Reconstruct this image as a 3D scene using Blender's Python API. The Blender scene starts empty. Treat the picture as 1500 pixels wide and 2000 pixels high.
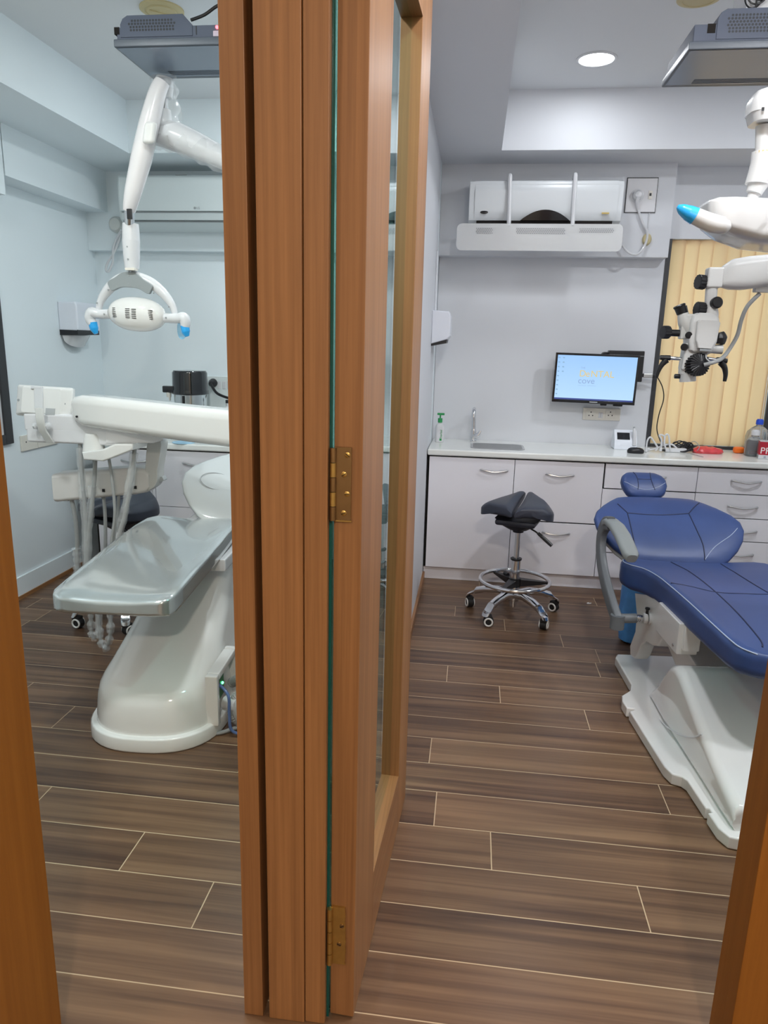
import bpy, bmesh, math, random
from mathutils import Vector, Matrix
random.seed(7)
SC = bpy.context.scene
COL = SC.collection

# ---------------------------------------------------------------- camera
F_PX, CX, CY, CAM_Z = 1387.0, 750.0, 1000.0, 1.5
def _n(v): return Vector(v).normalized()
AY = _n((180, -325, F_PX)); _d = _n((-150, 6000, F_PX)); AD = (_d - AY * _d.dot(AY)).normalized()
AX = AD.cross(AY); AX = AX if AX.x > 0 else -AX
AZ = -AD                                    # world axes seen in (right, down, forward) camera axes
CAMP = Vector((0, 0, CAM_Z))
cam_d = bpy.data.cameras.new('camera'); cam = bpy.data.objects.new('camera', cam_d); COL.objects.link(cam)
cam_d.sensor_fit = 'VERTICAL'; cam_d.sensor_height = 36.0; cam_d.lens = F_PX / 2000.0 * 36.0
cam_d.clip_start = 0.02
rt = Vector((AX.x, AY.x, AZ.x)); up = -Vector((AX.y, AY.y, AZ.y)); bk = -Vector((AX.z, AY.z, AZ.z))
cam.matrix_world = Matrix(((rt.x, up.x, bk.x, 0), (rt.y, up.y, bk.y, 0), (rt.z, up.z, bk.z, CAM_Z), (0, 0, 0, 1)))
SC.camera = cam
def ray(px, py):
    c = _n((px - CX, py - CY, F_PX)); return Vector((AX.dot(c), AY.dot(c), AZ.dot(c)))
def at(px, py, Y):                           # point on the plane y = Y
    r = ray(px, py); return CAMP + r * (Y / r.y)
def on_z(px, py, z):
    r = ray(px, py); return CAMP + r * ((z - CAM_Z) / r.z)
def on_x(px, py, x):
    r = ray(px, py); return CAMP + r * (x / r.x)

# ---------------------------------------------------------------- view, world, lights
SC.view_settings.view_transform = 'Standard'; SC.view_settings.look = 'None'
SC.view_settings.gamma = 1.0; SC.view_settings.use_curve_mapping = False
SC.view_settings.exposure = 0.55
W = bpy.data.worlds.new('world'); SC.world = W; W.use_nodes = True
W.node_tree.nodes['Background'].inputs[0].default_value = (0.85, 0.93, 1.0, 1)
W.node_tree.nodes['Background'].inputs[1].default_value = 2.2
SC.cycles.max_bounces = 10; SC.cycles.diffuse_bounces = 5; SC.cycles.glossy_bounces = 5
SC.cycles.transmission_bounces = 8; SC.cycles.transparent_max_bounces = 12
SC.cycles.caustics_reflective = False; SC.cycles.caustics_refractive = False
SC.cycles.sample_clamp_indirect = 4.0
try: SC.cycles.use_denoising = True
except Exception: pass
CEIL_R, CEIL_L = 2.918, 2.806
RIGHT_LAMPS = [(0.526, 4.10, 2.6), (0.45, 1.52, 16), (1.75, 3.3, 13), (1.35, 1.49, 15)]  # leading entry is in view, the rest are unseen lamps added for brightness
ADDED_LEFT_LAMPS = [(-0.8, 3.6, 9.5), (-0.75, 1.62, 11), (-1.6, 1.6, 13)]  # all unseen, added to light the room and the silver chair base
ADDED_HALL_LAMPS = [(-1.3, 0.1, 9.0), (1.3, 0.1, 9.0), (0.3, -1.3, 44.0)]  # added out of view on the hall side to warm the wooden posts
def lamp(name, loc, watts, col, size=0.16):
    l = bpy.data.lights.new(name, 'AREA'); l.shape = 'DISK'; l.size = size; l.energy = watts; l.color = col
    o = bpy.data.objects.new(name, l); COL.objects.link(o); o.location = loc
    return o

# ---------------------------------------------------------------- materials
MATS = {}
def mat(name, col, rough=0.5, metal=0.0, noise=0.0, nscale=20.0, bump=0.0, coat=0.0, spec=0.5, trans=0.0, ior=1.45, emit=None, estr=0.0, alpha=1.0):
    m = bpy.data.materials.new(name); m.use_nodes = True
    nt = m.node_tree; b = nt.nodes['Principled BSDF']
    b.inputs['Base Color'].default_value = (*col, 1); b.inputs['Roughness'].default_value = rough
    b.inputs['Metallic'].default_value = metal; b.inputs['Coat Weight'].default_value = coat
    b.inputs['Coat Roughness'].default_value = 0.05
    b.inputs['Specular IOR Level'].default_value = spec; b.inputs['IOR'].default_value = ior
    b.inputs['Transmission Weight'].default_value = trans; b.inputs['Alpha'].default_value = alpha
    if emit: b.inputs['Emission Color'].default_value = (*emit, 1); b.inputs['Emission Strength'].default_value = estr
    if noise or bump:
        tc = nt.nodes.new('ShaderNodeTexCoord'); nz = nt.nodes.new('ShaderNodeTexNoise')
        nz.inputs['Scale'].default_value = nscale; nz.inputs['Detail'].default_value = 4
        nt.links.new(tc.outputs['Object'], nz.inputs['Vector'])
        if noise:
            mx = nt.nodes.new('ShaderNodeMix'); mx.data_type = 'RGBA'
            mx.inputs[6].default_value = (*[c * (1 - noise) for c in col], 1); mx.inputs[7].default_value = (*[min(1, c * (1 + noise)) for c in col], 1)
            nt.links.new(nz.outputs['Fac'], mx.inputs[0]); nt.links.new(mx.outputs[2], b.inputs['Base Color'])
        if bump:
            bp = nt.nodes.new('ShaderNodeBump'); bp.inputs['Strength'].default_value = bump; bp.inputs['Distance'].default_value = 0.01
            nt.links.new(nz.outputs['Fac'], bp.inputs['Height']); nt.links.new(bp.outputs['Normal'], b.inputs['Normal'])
    MATS[name] = m; return m
WALL = mat('wall_paint', (0.68, 0.70, 0.735), 0.55, noise=0.015, nscale=3)
WALL_L = mat('wall_paint_cool', (0.78, 0.85, 0.885), 0.5, noise=0.015, nscale=3)
CEILM = mat('ceiling_paint', (0.74, 0.765, 0.785), 0.7)
HALLM = mat('hall_paint', (0.70, 0.66, 0.60), 0.7)
LAMIN = mat('white_laminate', (0.86, 0.855, 0.91), 0.35, noise=0.02, nscale=2)
STONE = mat('counter_stone', (0.82, 0.84, 0.81), 0.15, noise=0.02, nscale=8)
DARKGAP = mat('dark_gap', (0.02, 0.018, 0.017), 0.9, spec=0.1)
WPLAST = mat('white_plastic', (0.66, 0.67, 0.69), 0.22, coat=0.2)
WPLAST2 = mat('warm_white_plastic', (0.62, 0.62, 0.60), 0.25, coat=0.2)
LIGHTW = mat('lamp_shell_white', (0.60, 0.60, 0.60), 0.2, coat=0.4)
GLOSSW = mat('gloss_white_shell', (0.76, 0.76, 0.745), 0.12, coat=0.6)
GREYP = mat('grey_plastic', (0.30, 0.32, 0.33), 0.45)
ARMG = mat('armrest_grey', (0.12, 0.13, 0.142), 0.42)
LGREY = mat('light_grey_plastic', (0.45, 0.47, 0.48), 0.4)
BLACKP = mat('black_plastic', (0.012, 0.012, 0.014), 0.35)
BLACKG = mat('black_gloss', (0.012, 0.013, 0.016), 0.1, coat=0.5)
CHROME = mat('chrome', (0.75, 0.76, 0.78), 0.12, metal=1.0)
STEEL = mat('brushed_steel', (0.62, 0.63, 0.64), 0.28, metal=1.0)
BRASS = mat('brass_bright', (0.58, 0.39, 0.13), 0.38, metal=1.0, noise=0.25, nscale=40)
BRASSD = mat('brass_dull', (0.30, 0.19, 0.09), 0.42, metal=1.0, noise=0.2, nscale=30)
NAVY = mat('navy_leather', (0.034, 0.066, 0.20), 0.40, spec=0.45, noise=0.08, nscale=14, bump=0.03)
NAVYD = mat('navy_seam', (0.010, 0.018, 0.062), 0.5)
STITCH = mat('pale_stitching', (0.42, 0.48, 0.62), 0.6)
SILVER = mat('silver_vinyl', (0.50, 0.53, 0.535), 0.13, metal=0.55, coat=1.0)
SEATG = mat('charcoal_vinyl', (0.032, 0.038, 0.058), 0.42)
SEATK = mat('dark_seat_shell', (0.014, 0.016, 0.026), 0.5)
TVBODY = mat('tv_blue_grey', (0.085, 0.10, 0.14), 0.55, spec=0.3)
TVSCR = mat('tv_screen', (0.20, 0.245, 0.315), 0.22)
TVGRILL = mat('tv_grille', (0.025, 0.028, 0.034), 0.6)
CYANP = mat('cyan_handle_film', (0.02, 0.36, 0.80), 0.25, coat=0.4)
BLUEBAG = mat('blue_plastic_bag', (0.10, 0.34, 0.78), 0.35, noise=0.2, nscale=25)
FRAMEK = mat('window_frame_dark', (0.035, 0.036, 0.04), 0.45)
RUBBER = mat('black_rubber', (0.012, 0.012, 0.013), 0.6)
CASTW = mat('caster_white', (0.75, 0.75, 0.73), 0.4)
HOSE = mat('grey_hose', (0.34, 0.35, 0.35), 0.4)
REDM = mat('red_plastic', (0.55, 0.03, 0.035), 0.4)
ORANGE = mat('orange_plastic', (0.9, 0.18, 0.02), 0.4)
VIOLET = mat('violet_plastic', (0.16, 0.17, 0.5), 0.4)
GREENP = mat('green_plastic', (0.02, 0.28, 0.08), 0.4)
BLUECAP = mat('blue_cap', (0.02, 0.08, 0.62), 0.35)
YELLOWED = mat('yellowed_plastic', (0.55, 0.47, 0.26), 0.5)
CREAMP = mat('cream_plastic', (0.74, 0.71, 0.64), 0.35)
PAPER = mat('white_paper', (0.8, 0.8, 0.78), 0.8)
TEXTG = mat('grey_print', (0.35, 0.38, 0.45), 0.6)
WTEXT = mat('white_print', (0.85, 0.83, 0.82), 0.6)
GOLD = mat('gold_sticker', (0.55, 0.40, 0.12), 0.4)
CLEARP = mat('clear_jug_plastic', (0.80, 0.84, 0.88), 0.1, trans=0.8, ior=1.15)
LAMPON = mat('lamp_diffuser', (1, 1, 1), 0.5, emit=(0.95, 0.98, 1.0), estr=9.0)
LEDRED = mat('red_led', (0.9, 0.1, 0.1), 0.4, emit=(1.0, 0.06, 0.08), estr=5.0)
LEDGRN = mat('green_led', (0.1, 0.8, 0.2), 0.4, emit=(0.1, 1.0, 0.3), estr=4.0)

def film_material(name, tint, clear, rough, crinkle=0.6):
    m = bpy.data.materials.new(name); m.use_nodes = True; nt = m.node_tree
    b = nt.nodes['Principled BSDF']; b.inputs['Base Color'].default_value = (*tint, 1); b.inputs['Roughness'].default_value = rough
    tr = nt.nodes.new('ShaderNodeBsdfTransparent'); mx = nt.nodes.new('ShaderNodeMixShader'); out = nt.nodes['Material Output']
    tc = nt.nodes.new('ShaderNodeTexCoord'); nz = nt.nodes.new('ShaderNodeTexNoise'); nz.inputs['Scale'].default_value = 60
    bp = nt.nodes.new('ShaderNodeBump'); bp.inputs['Strength'].default_value = crinkle; bp.inputs['Distance'].default_value = 0.01
    nt.links.new(tc.outputs['Object'], nz.inputs['Vector']); nt.links.new(nz.outputs['Fac'], bp.inputs['Height']); nt.links.new(bp.outputs['Normal'], b.inputs['Normal'])
    mx.inputs[0].default_value = 1 - clear
    nt.links.new(tr.outputs[0], mx.inputs[1]); nt.links.new(b.outputs[0], mx.inputs[2]); nt.links.new(mx.outputs[0], out.inputs['Surface'])
    return m
FILM = film_material('clear_sleeve_film', (0.80, 0.82, 0.83), 0.72, 0.12)
FROST = film_material('frosted_acrylic', (0.84, 0.85, 0.85), 0.5, 0.2, 0.0)

def glass_pane(name, tint, surfaces=1.0):
    m = bpy.data.materials.new(name); m.use_nodes = True; nt = m.node_tree; nt.nodes.remove(nt.nodes['Principled BSDF'])
    out = nt.nodes['Material Output']; tr = nt.nodes.new('ShaderNodeBsdfTransparent'); gl = nt.nodes.new('ShaderNodeBsdfGlossy')
    gl.inputs['Roughness'].default_value = 0.0; tr.inputs[0].default_value = (*tint, 1); gl.inputs[0].default_value = (0.9, 0.97, 0.96, 1)
    fr = nt.nodes.new('ShaderNodeFresnel'); ge = nt.nodes.new('ShaderNodeNewGeometry'); io = nt.nodes.new('ShaderNodeMath'); io.operation = 'MULTIPLY_ADD'; io.inputs[1].default_value = 1 / 1.52 - 1.52; io.inputs[2].default_value = 1.52
    nt.links.new(ge.outputs['Backfacing'], io.inputs[0]); nt.links.new(io.outputs[0], fr.inputs[0])      # same reflectance from either side of the pane
    db = nt.nodes.new('ShaderNodeMath'); db.operation = 'MULTIPLY'; db.use_clamp = True; db.inputs[1].default_value = surfaces; nt.links.new(fr.outputs[0], db.inputs[0]); mx = nt.nodes.new('ShaderNodeMixShader')
    nt.links.new(db.outputs[0], mx.inputs[0]); nt.links.new(tr.outputs[0], mx.inputs[1]); nt.links.new(gl.outputs[0], mx.inputs[2]); nt.links.new(mx.outputs[0], out.inputs['Surface'])
    return m
GLASS = glass_pane('door_glass', (0.62, 0.78, 0.76), 1.5)
GLASSEDGE = mat('glass_edge_green', (0.005, 0.085, 0.078), 0.2)
GLASSCLAD = mat('pale_green_glass', (0.50, 0.66, 0.66), 0.05, coat=1.0)

def wood(name, dark, light, axis='Z', sc=1.0, rough=0.35, fine=90.0, coat=0.0):
    m = bpy.data.materials.new(name); m.use_nodes = True; nt = m.node_tree; b = nt.nodes['Principled BSDF']
    tc = nt.nodes.new('ShaderNodeTexCoord'); mp = nt.nodes.new('ShaderNodeMapping')
    s = {'Z': (fine, fine, 1.6), 'X': (1.6, fine, fine), 'Y': (fine, 1.6, fine)}[axis]
    mp.inputs['Scale'].default_value = [v * sc for v in s]
    n1 = nt.nodes.new('ShaderNodeTexNoise'); n1.inputs['Scale'].default_value = 1.0; n1.inputs['Detail'].default_value = 6; n1.inputs['Roughness'].default_value = 0.65
    mp2 = nt.nodes.new('ShaderNodeMapping'); mp2.inputs['Scale'].default_value = [v * sc * 0.12 for v in s]
    n2 = nt.nodes.new('ShaderNodeTexNoise'); n2.inputs['Scale'].default_value = 1.0; n2.inputs['Detail'].default_value = 3
    ad = nt.nodes.new('ShaderNodeMath'); ad.operation = 'MULTIPLY_ADD'; ad.inputs[1].default_value = 0.55
    ml = nt.nodes.new('ShaderNodeMath'); ml.operation = 'MULTIPLY'; ml.inputs[1].default_value = 0.45
    rp = nt.nodes.new('ShaderNodeValToRGB'); rp.color_ramp.elements[0].position = 0.32; rp.color_ramp.elements[1].position = 0.68
    rp.color_ramp.elements[0].color = (*dark, 1); rp.color_ramp.elements[1].color = (*light, 1)
    nt.links.new(tc.outputs['Object'], mp.inputs[0]); nt.links.new(tc.outputs['Object'], mp2.inputs[0])
    nt.links.new(mp.outputs[0], n1.inputs['Vector']); nt.links.new(mp2.outputs[0], n2.inputs['Vector'])
    nt.links.new(n2.outputs['Fac'], ml.inputs[0]); nt.links.new(n1.outputs['Fac'], ad.inputs[0]); nt.links.new(ml.outputs[0], ad.inputs[2])
    nt.links.new(ad.outputs[0], rp.inputs[0]); nt.links.new(rp.outputs[0], b.inputs['Base Color'])
    b.inputs['Roughness'].default_value = rough; b.inputs['Coat Weight'].default_value = coat; b.inputs['Coat Roughness'].default_value = 0.25
    return m
TEAK = wood('teak_veneer', (0.185, 0.082, 0.031), (0.38, 0.185, 0.074), 'Z', rough=0.42)
TEAK_WARMLIT = wood('teak_warm_lit', (0.24, 0.092, 0.018), (0.36, 0.145, 0.028), 'Z', rough=0.5, fine=45.0); TEAK_WARMLIT.node_tree.nodes['Principled BSDF'].inputs['Specular IOR Level'].default_value = 0.2  # same teak, with the orange of warm hall light put into its colour
TEAKX = wood('teak_veneer_rail', (0.185, 0.082, 0.031), (0.38, 0.185, 0.074), 'Y', rough=0.38)

# floor: wood-look planks, tone and grain offset per plank (attribute)
def floor_material():
    m = bpy.data.materials.new('wood_look_plank'); m.use_nodes = True; nt = m.node_tree; b = nt.nodes['Principled BSDF']
    L = nt.links.new; N = nt.nodes.new
    tc = N('ShaderNodeTexCoord'); at_ = N('ShaderNodeAttribute'); at_.attribute_name = 'tone'
    off = N('ShaderNodeVectorMath'); off.operation = 'MULTIPLY_ADD'; off.inputs[1].default_value = (37, 23, 11)
    L(at_.outputs['Vector'], off.inputs[0]); L(tc.outputs['Object'], off.inputs[2])
    def noise(scale, detail, dist=0.0):
        mp = N('ShaderNodeMapping'); mp.inputs['Scale'].default_value = scale; L(off.outputs[0], mp.inputs[0])
        n = N('ShaderNodeTexNoise'); n.inputs['Scale'].default_value = 1; n.inputs['Detail'].default_value = detail; n.inputs['Distortion'].default_value = dist
        L(mp.outputs[0], n.inputs['Vector']); return n
    a = noise((0.9, 26, 1), 5, 0.6); c = noise((2.0, 150, 1), 3); d = noise((0.7, 7, 1), 2, 0.3)
    def mad(x, k, y=None, cst=0.0):
        q = N('ShaderNodeMath'); q.operation = 'MULTIPLY_ADD'; L(x, q.inputs[0]); q.inputs[1].default_value = k
        if y is None: q.inputs[2].default_value = cst
        else: L(y, q.inputs[2])
        return q.outputs[0]
    v = mad(a.outputs['Fac'], 0.55); v = mad(c.outputs['Fac'], 0.15, v); v = mad(d.outputs['Fac'], 0.30, v); v = mad(at_.outputs['Fac'], 0.10, v)
    rp = N('ShaderNodeValToRGB'); e = rp.color_ramp.elements; e[0].position = 0.40; e[1].position = 0.72
    e[0].color = (0.060, 0.032, 0.021, 1); e[1].color = (0.225, 0.134, 0.076, 1)
    k = e.new(0.54); k.color = (0.130, 0.073, 0.042, 1)
    L(v, rp.inputs[0]); L(rp.outputs[0], b.inputs['Base Color']); b.inputs['Roughness'].default_value = 0.33; b.inputs['Specular IOR Level'].default_value = 0.4
    return m
PLANK = floor_material()
GROUT = mat('cream_grout', (0.50, 0.38, 0.25), 0.7)

def blind_material():
    m = bpy.data.materials.new('beige_blind_fabric'); m.use_nodes = True; nt = m.node_tree; b = nt.nodes['Principled BSDF']; out = nt.nodes['Material Output']
    b.inputs['Base Color'].default_value = (0.74, 0.54, 0.33, 1); b.inputs['Roughness'].default_value = 0.8
    tl = nt.nodes.new('ShaderNodeBsdfTranslucent'); tl.inputs[0].default_value = (0.84, 0.52, 0.27, 1); mx = nt.nodes.new('ShaderNodeMixShader'); mx.inputs[0].default_value = 0.35
    nt.links.new(b.outputs[0], mx.inputs[1]); nt.links.new(tl.outputs[0], mx.inputs[2]); nt.links.new(mx.outputs[0], out.inputs['Surface'])
    return m
BLIND = blind_material()

def screen_material():
    m = bpy.data.materials.new('monitor_desktop_glow'); m.use_nodes = True; nt = m.node_tree; b = nt.nodes['Principled BSDF']
    tc = nt.nodes.new('ShaderNodeTexCoord'); sp = nt.nodes.new('ShaderNodeSeparateXYZ'); rp = nt.nodes.new('ShaderNodeValToRGB')
    nt.links.new(tc.outputs['Generated'], sp.inputs[0]); nt.links.new(sp.outputs['Z'], rp.inputs[0])
    rp.color_ramp.elements[0].color = (0.36, 0.54, 0.74, 1); rp.color_ramp.elements[1].color = (0.25, 0.43, 0.70, 1)
    b.inputs['Base Color'].default_value = (0.02, 0.02, 0.03, 1); b.inputs['Roughness'].default_value = 0.25
    nt.links.new(rp.outputs[0], b.inputs['Emission Color']); b.inputs['Emission Strength'].default_value = 0.95
    return m
SCREEN = screen_material()
def glow(name, col, s): return mat(name, (0.02, 0.02, 0.02), 0.4, emit=col, estr=s)
SCR_GOLD = glow('screen_gold_letters', (0.56, 0.43, 0.15), 0.95)
SCR_GREY = glow('screen_grey_letters', (0.20, 0.30, 0.50), 0.95)
SCR_BAR = glow('screen_taskbar', (0.03, 0.05, 0.20), 0.9)
SCR_WHITE = glow('screen_white', (0.9, 0.95, 1.0), 0.95)
SCR_ICON = glow('screen_icons', (0.20, 0.34, 0.50), 0.9)

# ---------------------------------------------------------------- mesh helpers
WM = {}                                       # world matrix of every parent we make
def obj(name, bm, m, parent=None, smooth=32, local=False):
    bmesh.ops.recalc_face_normals(bm, faces=bm.faces[:])
    me = bpy.data.meshes.new(name); bm.to_mesh(me); bm.free()
    for mm in (m if isinstance(m, (list, tuple)) else [m]): me.materials.append(mm)
    if smooth:
        me.polygons.foreach_set('use_smooth', [True] * len(me.polygons)); me.set_sharp_from_angle(angle=math.radians(smooth))
    o = bpy.data.objects.new(name, me); COL.objects.link(o); WM[o.name] = Matrix.Identity(4)
    if smooth:
        wn = o.modifiers.new('weighted_normals', 'WEIGHTED_NORMAL'); wn.keep_sharp = True; wn.weight = 80
    if parent is not None:
        o.parent = parent
        if local: WM[o.name] = WM[parent.name].copy()
        else: o.matrix_parent_inverse = WM[parent.name].inverted()
    return o
def tag(o, label, cat, group=None, kind=None):
    o['label'] = label; o['category'] = cat
    if group: o['group'] = group
    if kind: o['kind'] = kind
    return o
def thing(name, label, cat, loc=(0, 0, 0), rz=0.0, group=None):
    o = bpy.data.objects.new(name, None); COL.objects.link(o); o.empty_display_size = 0.05
    o.location = loc; o.rotation_euler = (0, 0, rz)
    WM[o.name] = Matrix.Translation(Vector(loc)) @ Matrix.Rotation(rz, 4, 'Z')
    return tag(o, label, cat, group)
def struct(name, bm, m, parent=None, smooth=32):
    o = obj(name, bm, m, parent, smooth)
    if parent is None: o['kind'] = 'structure'
    return o
def B(): return bmesh.new()
def box(bm, x0, x1, y0, y1, z0, z1, mi=0, bev=0.0, seg=2):
    t = bmesh.new(); vs = [t.verts.new((x, y, z)) for x in (x0, x1) for y in (y0, y1) for z in (z0, z1)]
    for f in ((0, 1, 3, 2), (4, 6, 7, 5), (0, 4, 5, 1), (2, 3, 7, 6), (0, 2, 6, 4), (1, 5, 7, 3)): t.faces.new([vs[i] for i in f])
    bmesh.ops.recalc_face_normals(t, faces=t.faces[:])
    if bev > 0: bmesh.ops.bevel(t, geom=t.edges[:], offset=bev, segments=seg, affect='EDGES', profile=0.5)
    join(bm, t, mi); return bm
def join(bm, t, mi=0, M=None):
    if M is not None: bmesh.ops.transform(t, matrix=M, verts=t.verts[:])
    mp = {v: bm.verts.new(v.co) for v in t.verts}
    for f in t.faces:
        try: nf = bm.faces.new([mp[v] for v in f.verts]); nf.material_index = mi
        except ValueError: pass
    t.free()
def obox(bm, c, ex, ey, ez, hx, hy, hz, mi=0, bev=0.0, seg=2):      # oriented box: centre, axes, half sizes
    t = bmesh.new(); box(t, -hx, hx, -hy, hy, -hz, hz, 0, bev, seg)
    ex, ey, ez, c = map(Vector, (ex, ey, ez, c))
    join(bm, t, mi, Matrix(((ex.x, ey.x, ez.x, c.x), (ex.y, ey.y, ez.y, c.y), (ex.z, ey.z, ez.z, c.z), (0, 0, 0, 1))))
def frame_of(d):
    d = Vector(d).normalized(); u = Vector((0, 0, 1)) if abs(d.z) < 0.9 else Vector((1, 0, 0))
    a = d.cross(u).normalized(); return a, d.cross(a).normalized(), d
def loft(bm, rings, mi=0, cap=True, closed=False):
    R = [[bm.verts.new(p) for p in r] for r in rings]; n = len(R[0])
    for i in range(len(R) - (0 if closed else 1)):
        p, q = R[i], R[(i + 1) % len(R)]
        for j in range(n):
            f = bm.faces.new((p[j], p[(j + 1) % n], q[(j + 1) % n], q[j])); f.material_index = mi
    if cap and not closed:
        for r in (R[0], R[-1]):
            try: f = bm.faces.new(r); f.material_index = mi
            except ValueError: pass
def cyl(bm, p0, p1, r0, r1=None, n=20, mi=0):
    r1 = r0 if r1 is None else r1; p0, p1 = Vector(p0), Vector(p1); a, b, d = frame_of(p1 - p0)
    loft(bm, [[p + (a * math.cos(2 * math.pi * k / n) + b * math.sin(2 * math.pi * k / n)) * r for k in range(n)] for p, r in ((p0, r0), (p1, r1))], mi)
def lathe(bm, c, prof, n=28, axis=(0, 0, 1), mi=0):                  # prof: (radius, height along axis)
    a, b, d = frame_of(axis); c = Vector(c)
    loft(bm, [[c + d * h + (a * math.cos(2 * math.pi * k / n) + b * math.sin(2 * math.pi * k / n)) * max(r, 1e-4) for k in range(n)] for r, h in prof], mi)
def spline(pts, k=8):
    P = [Vector(p) for p in pts]
    if len(P) < 3: return P
    out = []
    for i in range(len(P) - 1):
        p0, p1, p2, p3 = P[max(i - 1, 0)], P[i], P[i + 1], P[min(i + 2, len(P) - 1)]
        for j in range(k):
            t = j / k
            out.append(0.5 * ((2 * p1) + (p2 - p0) * t + (2 * p0 - 5 * p1 + 4 * p2 - p3) * t * t + (-p0 + 3 * p1 - 3 * p2 + p3) * t ** 3))
    return out + [P[-1]]
def tube(bm, pts, r, n=10, k=8, mi=0, smooth=True, flat=1.0):
    P = spline(pts, k) if smooth else [Vector(p) for p in pts]
    if not callable(r):
        rr = r; r = (lambda t: rr) if not isinstance(rr, (list, tuple)) else (lambda t: rr[min(int(t * (len(rr) - 1)), len(rr) - 2)] * (1 - (t * (len(rr) - 1)) % 1 if t < 1 else 0) + rr[min(int(t * (len(rr) - 1)) + 1, len(rr) - 1)] * ((t * (len(rr) - 1)) % 1 if t < 1 else 1))
    a = None; rings = []
    for i, p in enumerate(P):
        d = (P[min(i + 1, len(P) - 1)] - P[max(i - 1, 0)]).normalized()
        if a is None: a, b, _ = frame_of(d)
        else:
            a = (a - d * a.dot(d)).normalized(); b = d.cross(a)
        q = r(i / (len(P) - 1))
        rings.append([p + (a * math.cos(2 * math.pi * j / n) * flat + b * math.sin(2 * math.pi * j / n)) * q for j in range(n)])
    loft(bm, rings, mi)
def torus(bm, c, R, r, axis=(0, 0, 1), n=40, m=10, mi=0):
    a, b, d = frame_of(axis); c = Vector(c)
    loft(bm, [[c + (a * math.cos(t) + b * math.sin(t)) * (R + r * math.cos(u)) + d * r * math.sin(u) for u in [2 * math.pi * j / m for j in range(m)]] for t in [2 * math.pi * i / n for i in range(n)]], mi, closed=True)
def prism(bm, poly, o, eu, ev, ew, d0, d1, mi=0, bev=0.0, seg=2):    # polygon in (eu, ev), extruded along ew
    o, eu, ev, ew = map(Vector, (o, eu, ev, ew)); t = bmesh.new()
    lo = [t.verts.new(o + eu * u + ev * v + ew * d0) for u, v in poly]; hi = [t.verts.new(o + eu * u + ev * v + ew * d1) for u, v in poly]
    n = len(poly); t.faces.new(lo); t.faces.new(hi[::-1])
    for i in range(n): t.faces.new((lo[i], hi[i], hi[(i + 1) % n], lo[(i + 1) % n]))
    bmesh.ops.recalc_face_normals(t, faces=t.faces[:])
    if bev > 0:
        es = [e for e in t.edges if len(e.link_faces) == 2 and any(len(f.verts) == n for f in e.link_faces)]
        bmesh.ops.bevel(t, geom=es, offset=bev, segments=seg, affect='EDGES', profile=0.5, clamp_overlap=True)
    join(bm, t, mi)
def rr(hw, hh, r, k=5):                                             # rounded rectangle, closed list of (u, v)
    r = min(r, hw * 0.999, hh * 0.999); out = []
    for cx, cy, a0 in ((hw - r, hh - r, 0), (-hw + r, hh - r, 90), (-hw + r, -hh + r, 180), (hw - r, -hh + r, 270)):
        for i in range(k + 1):
            a = math.radians(a0 + 90 * i / k); out.append((cx + r * math.cos(a), cy + r * math.sin(a)))
    return out
def sup(hw, hh, p=2.5, n=28):                                       # superellipse
    out = []
    for i in range(n):
        a = 2 * math.pi * i / n; c, s = math.cos(a), math.sin(a)
        out.append((hw * math.copysign(abs(c) ** (2 / p), c), hh * math.copysign(abs(s) ** (2 / p), s)))
    return out
def smooth_poly(pts, k=6):                                          # closed catmull-rom in 2D
    n = len(pts); out = []
    P = [Vector((*p, 0)) for p in pts]
    for i in range(n):
        p0, p1, p2, p3 = P[i - 1], P[i], P[(i + 1) % n], P[(i + 2) % n]
        for j in range(k):
            t = j / k; q = 0.5 * ((2 * p1) + (p2 - p0) * t + (2 * p0 - 5 * p1 + 4 * p2 - p3) * t * t + (-p0 + 3 * p1 - 3 * p2 + p3) * t ** 3)
            out.append((q.x, q.y))
    return out
def text_bm(s, size, depth=0.0005, o=(0, 0, 0), eu=(1, 0, 0), ev=(0, 0, 1), align='LEFT'):
    cu = bpy.data.curves.new('lettering', 'FONT'); cu.body = s; cu.size = size; cu.extrude = depth; cu.align_x = align
    ob = bpy.data.objects.new('lettering', cu); COL.objects.link(ob)
    dg = bpy.context.evaluated_depsgraph_get(); me = bpy.data.meshes.new_from_object(ob.evaluated_get(dg))
    bm = bmesh.new(); bm.from_mesh(me); bpy.data.meshes.remove(me); bpy.data.objects.remove(ob); bpy.data.curves.remove(cu)
    eu, ev = Vector(eu).normalized(), Vector(ev).normalized(); ew = eu.cross(ev); o = Vector(o)
    bmesh.ops.transform(bm, matrix=Matrix(((eu.x, ev.x, ew.x, o.x), (eu.y, ev.y, ew.y, o.y), (eu.z, ev.z, ew.z, o.z), (0, 0, 0, 1))), verts=bm.verts[:])
    return bm
X, Y_, Z = Vector((1, 0, 0)), Vector((0, 1, 0)), Vector((0, 0, 1))

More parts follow.
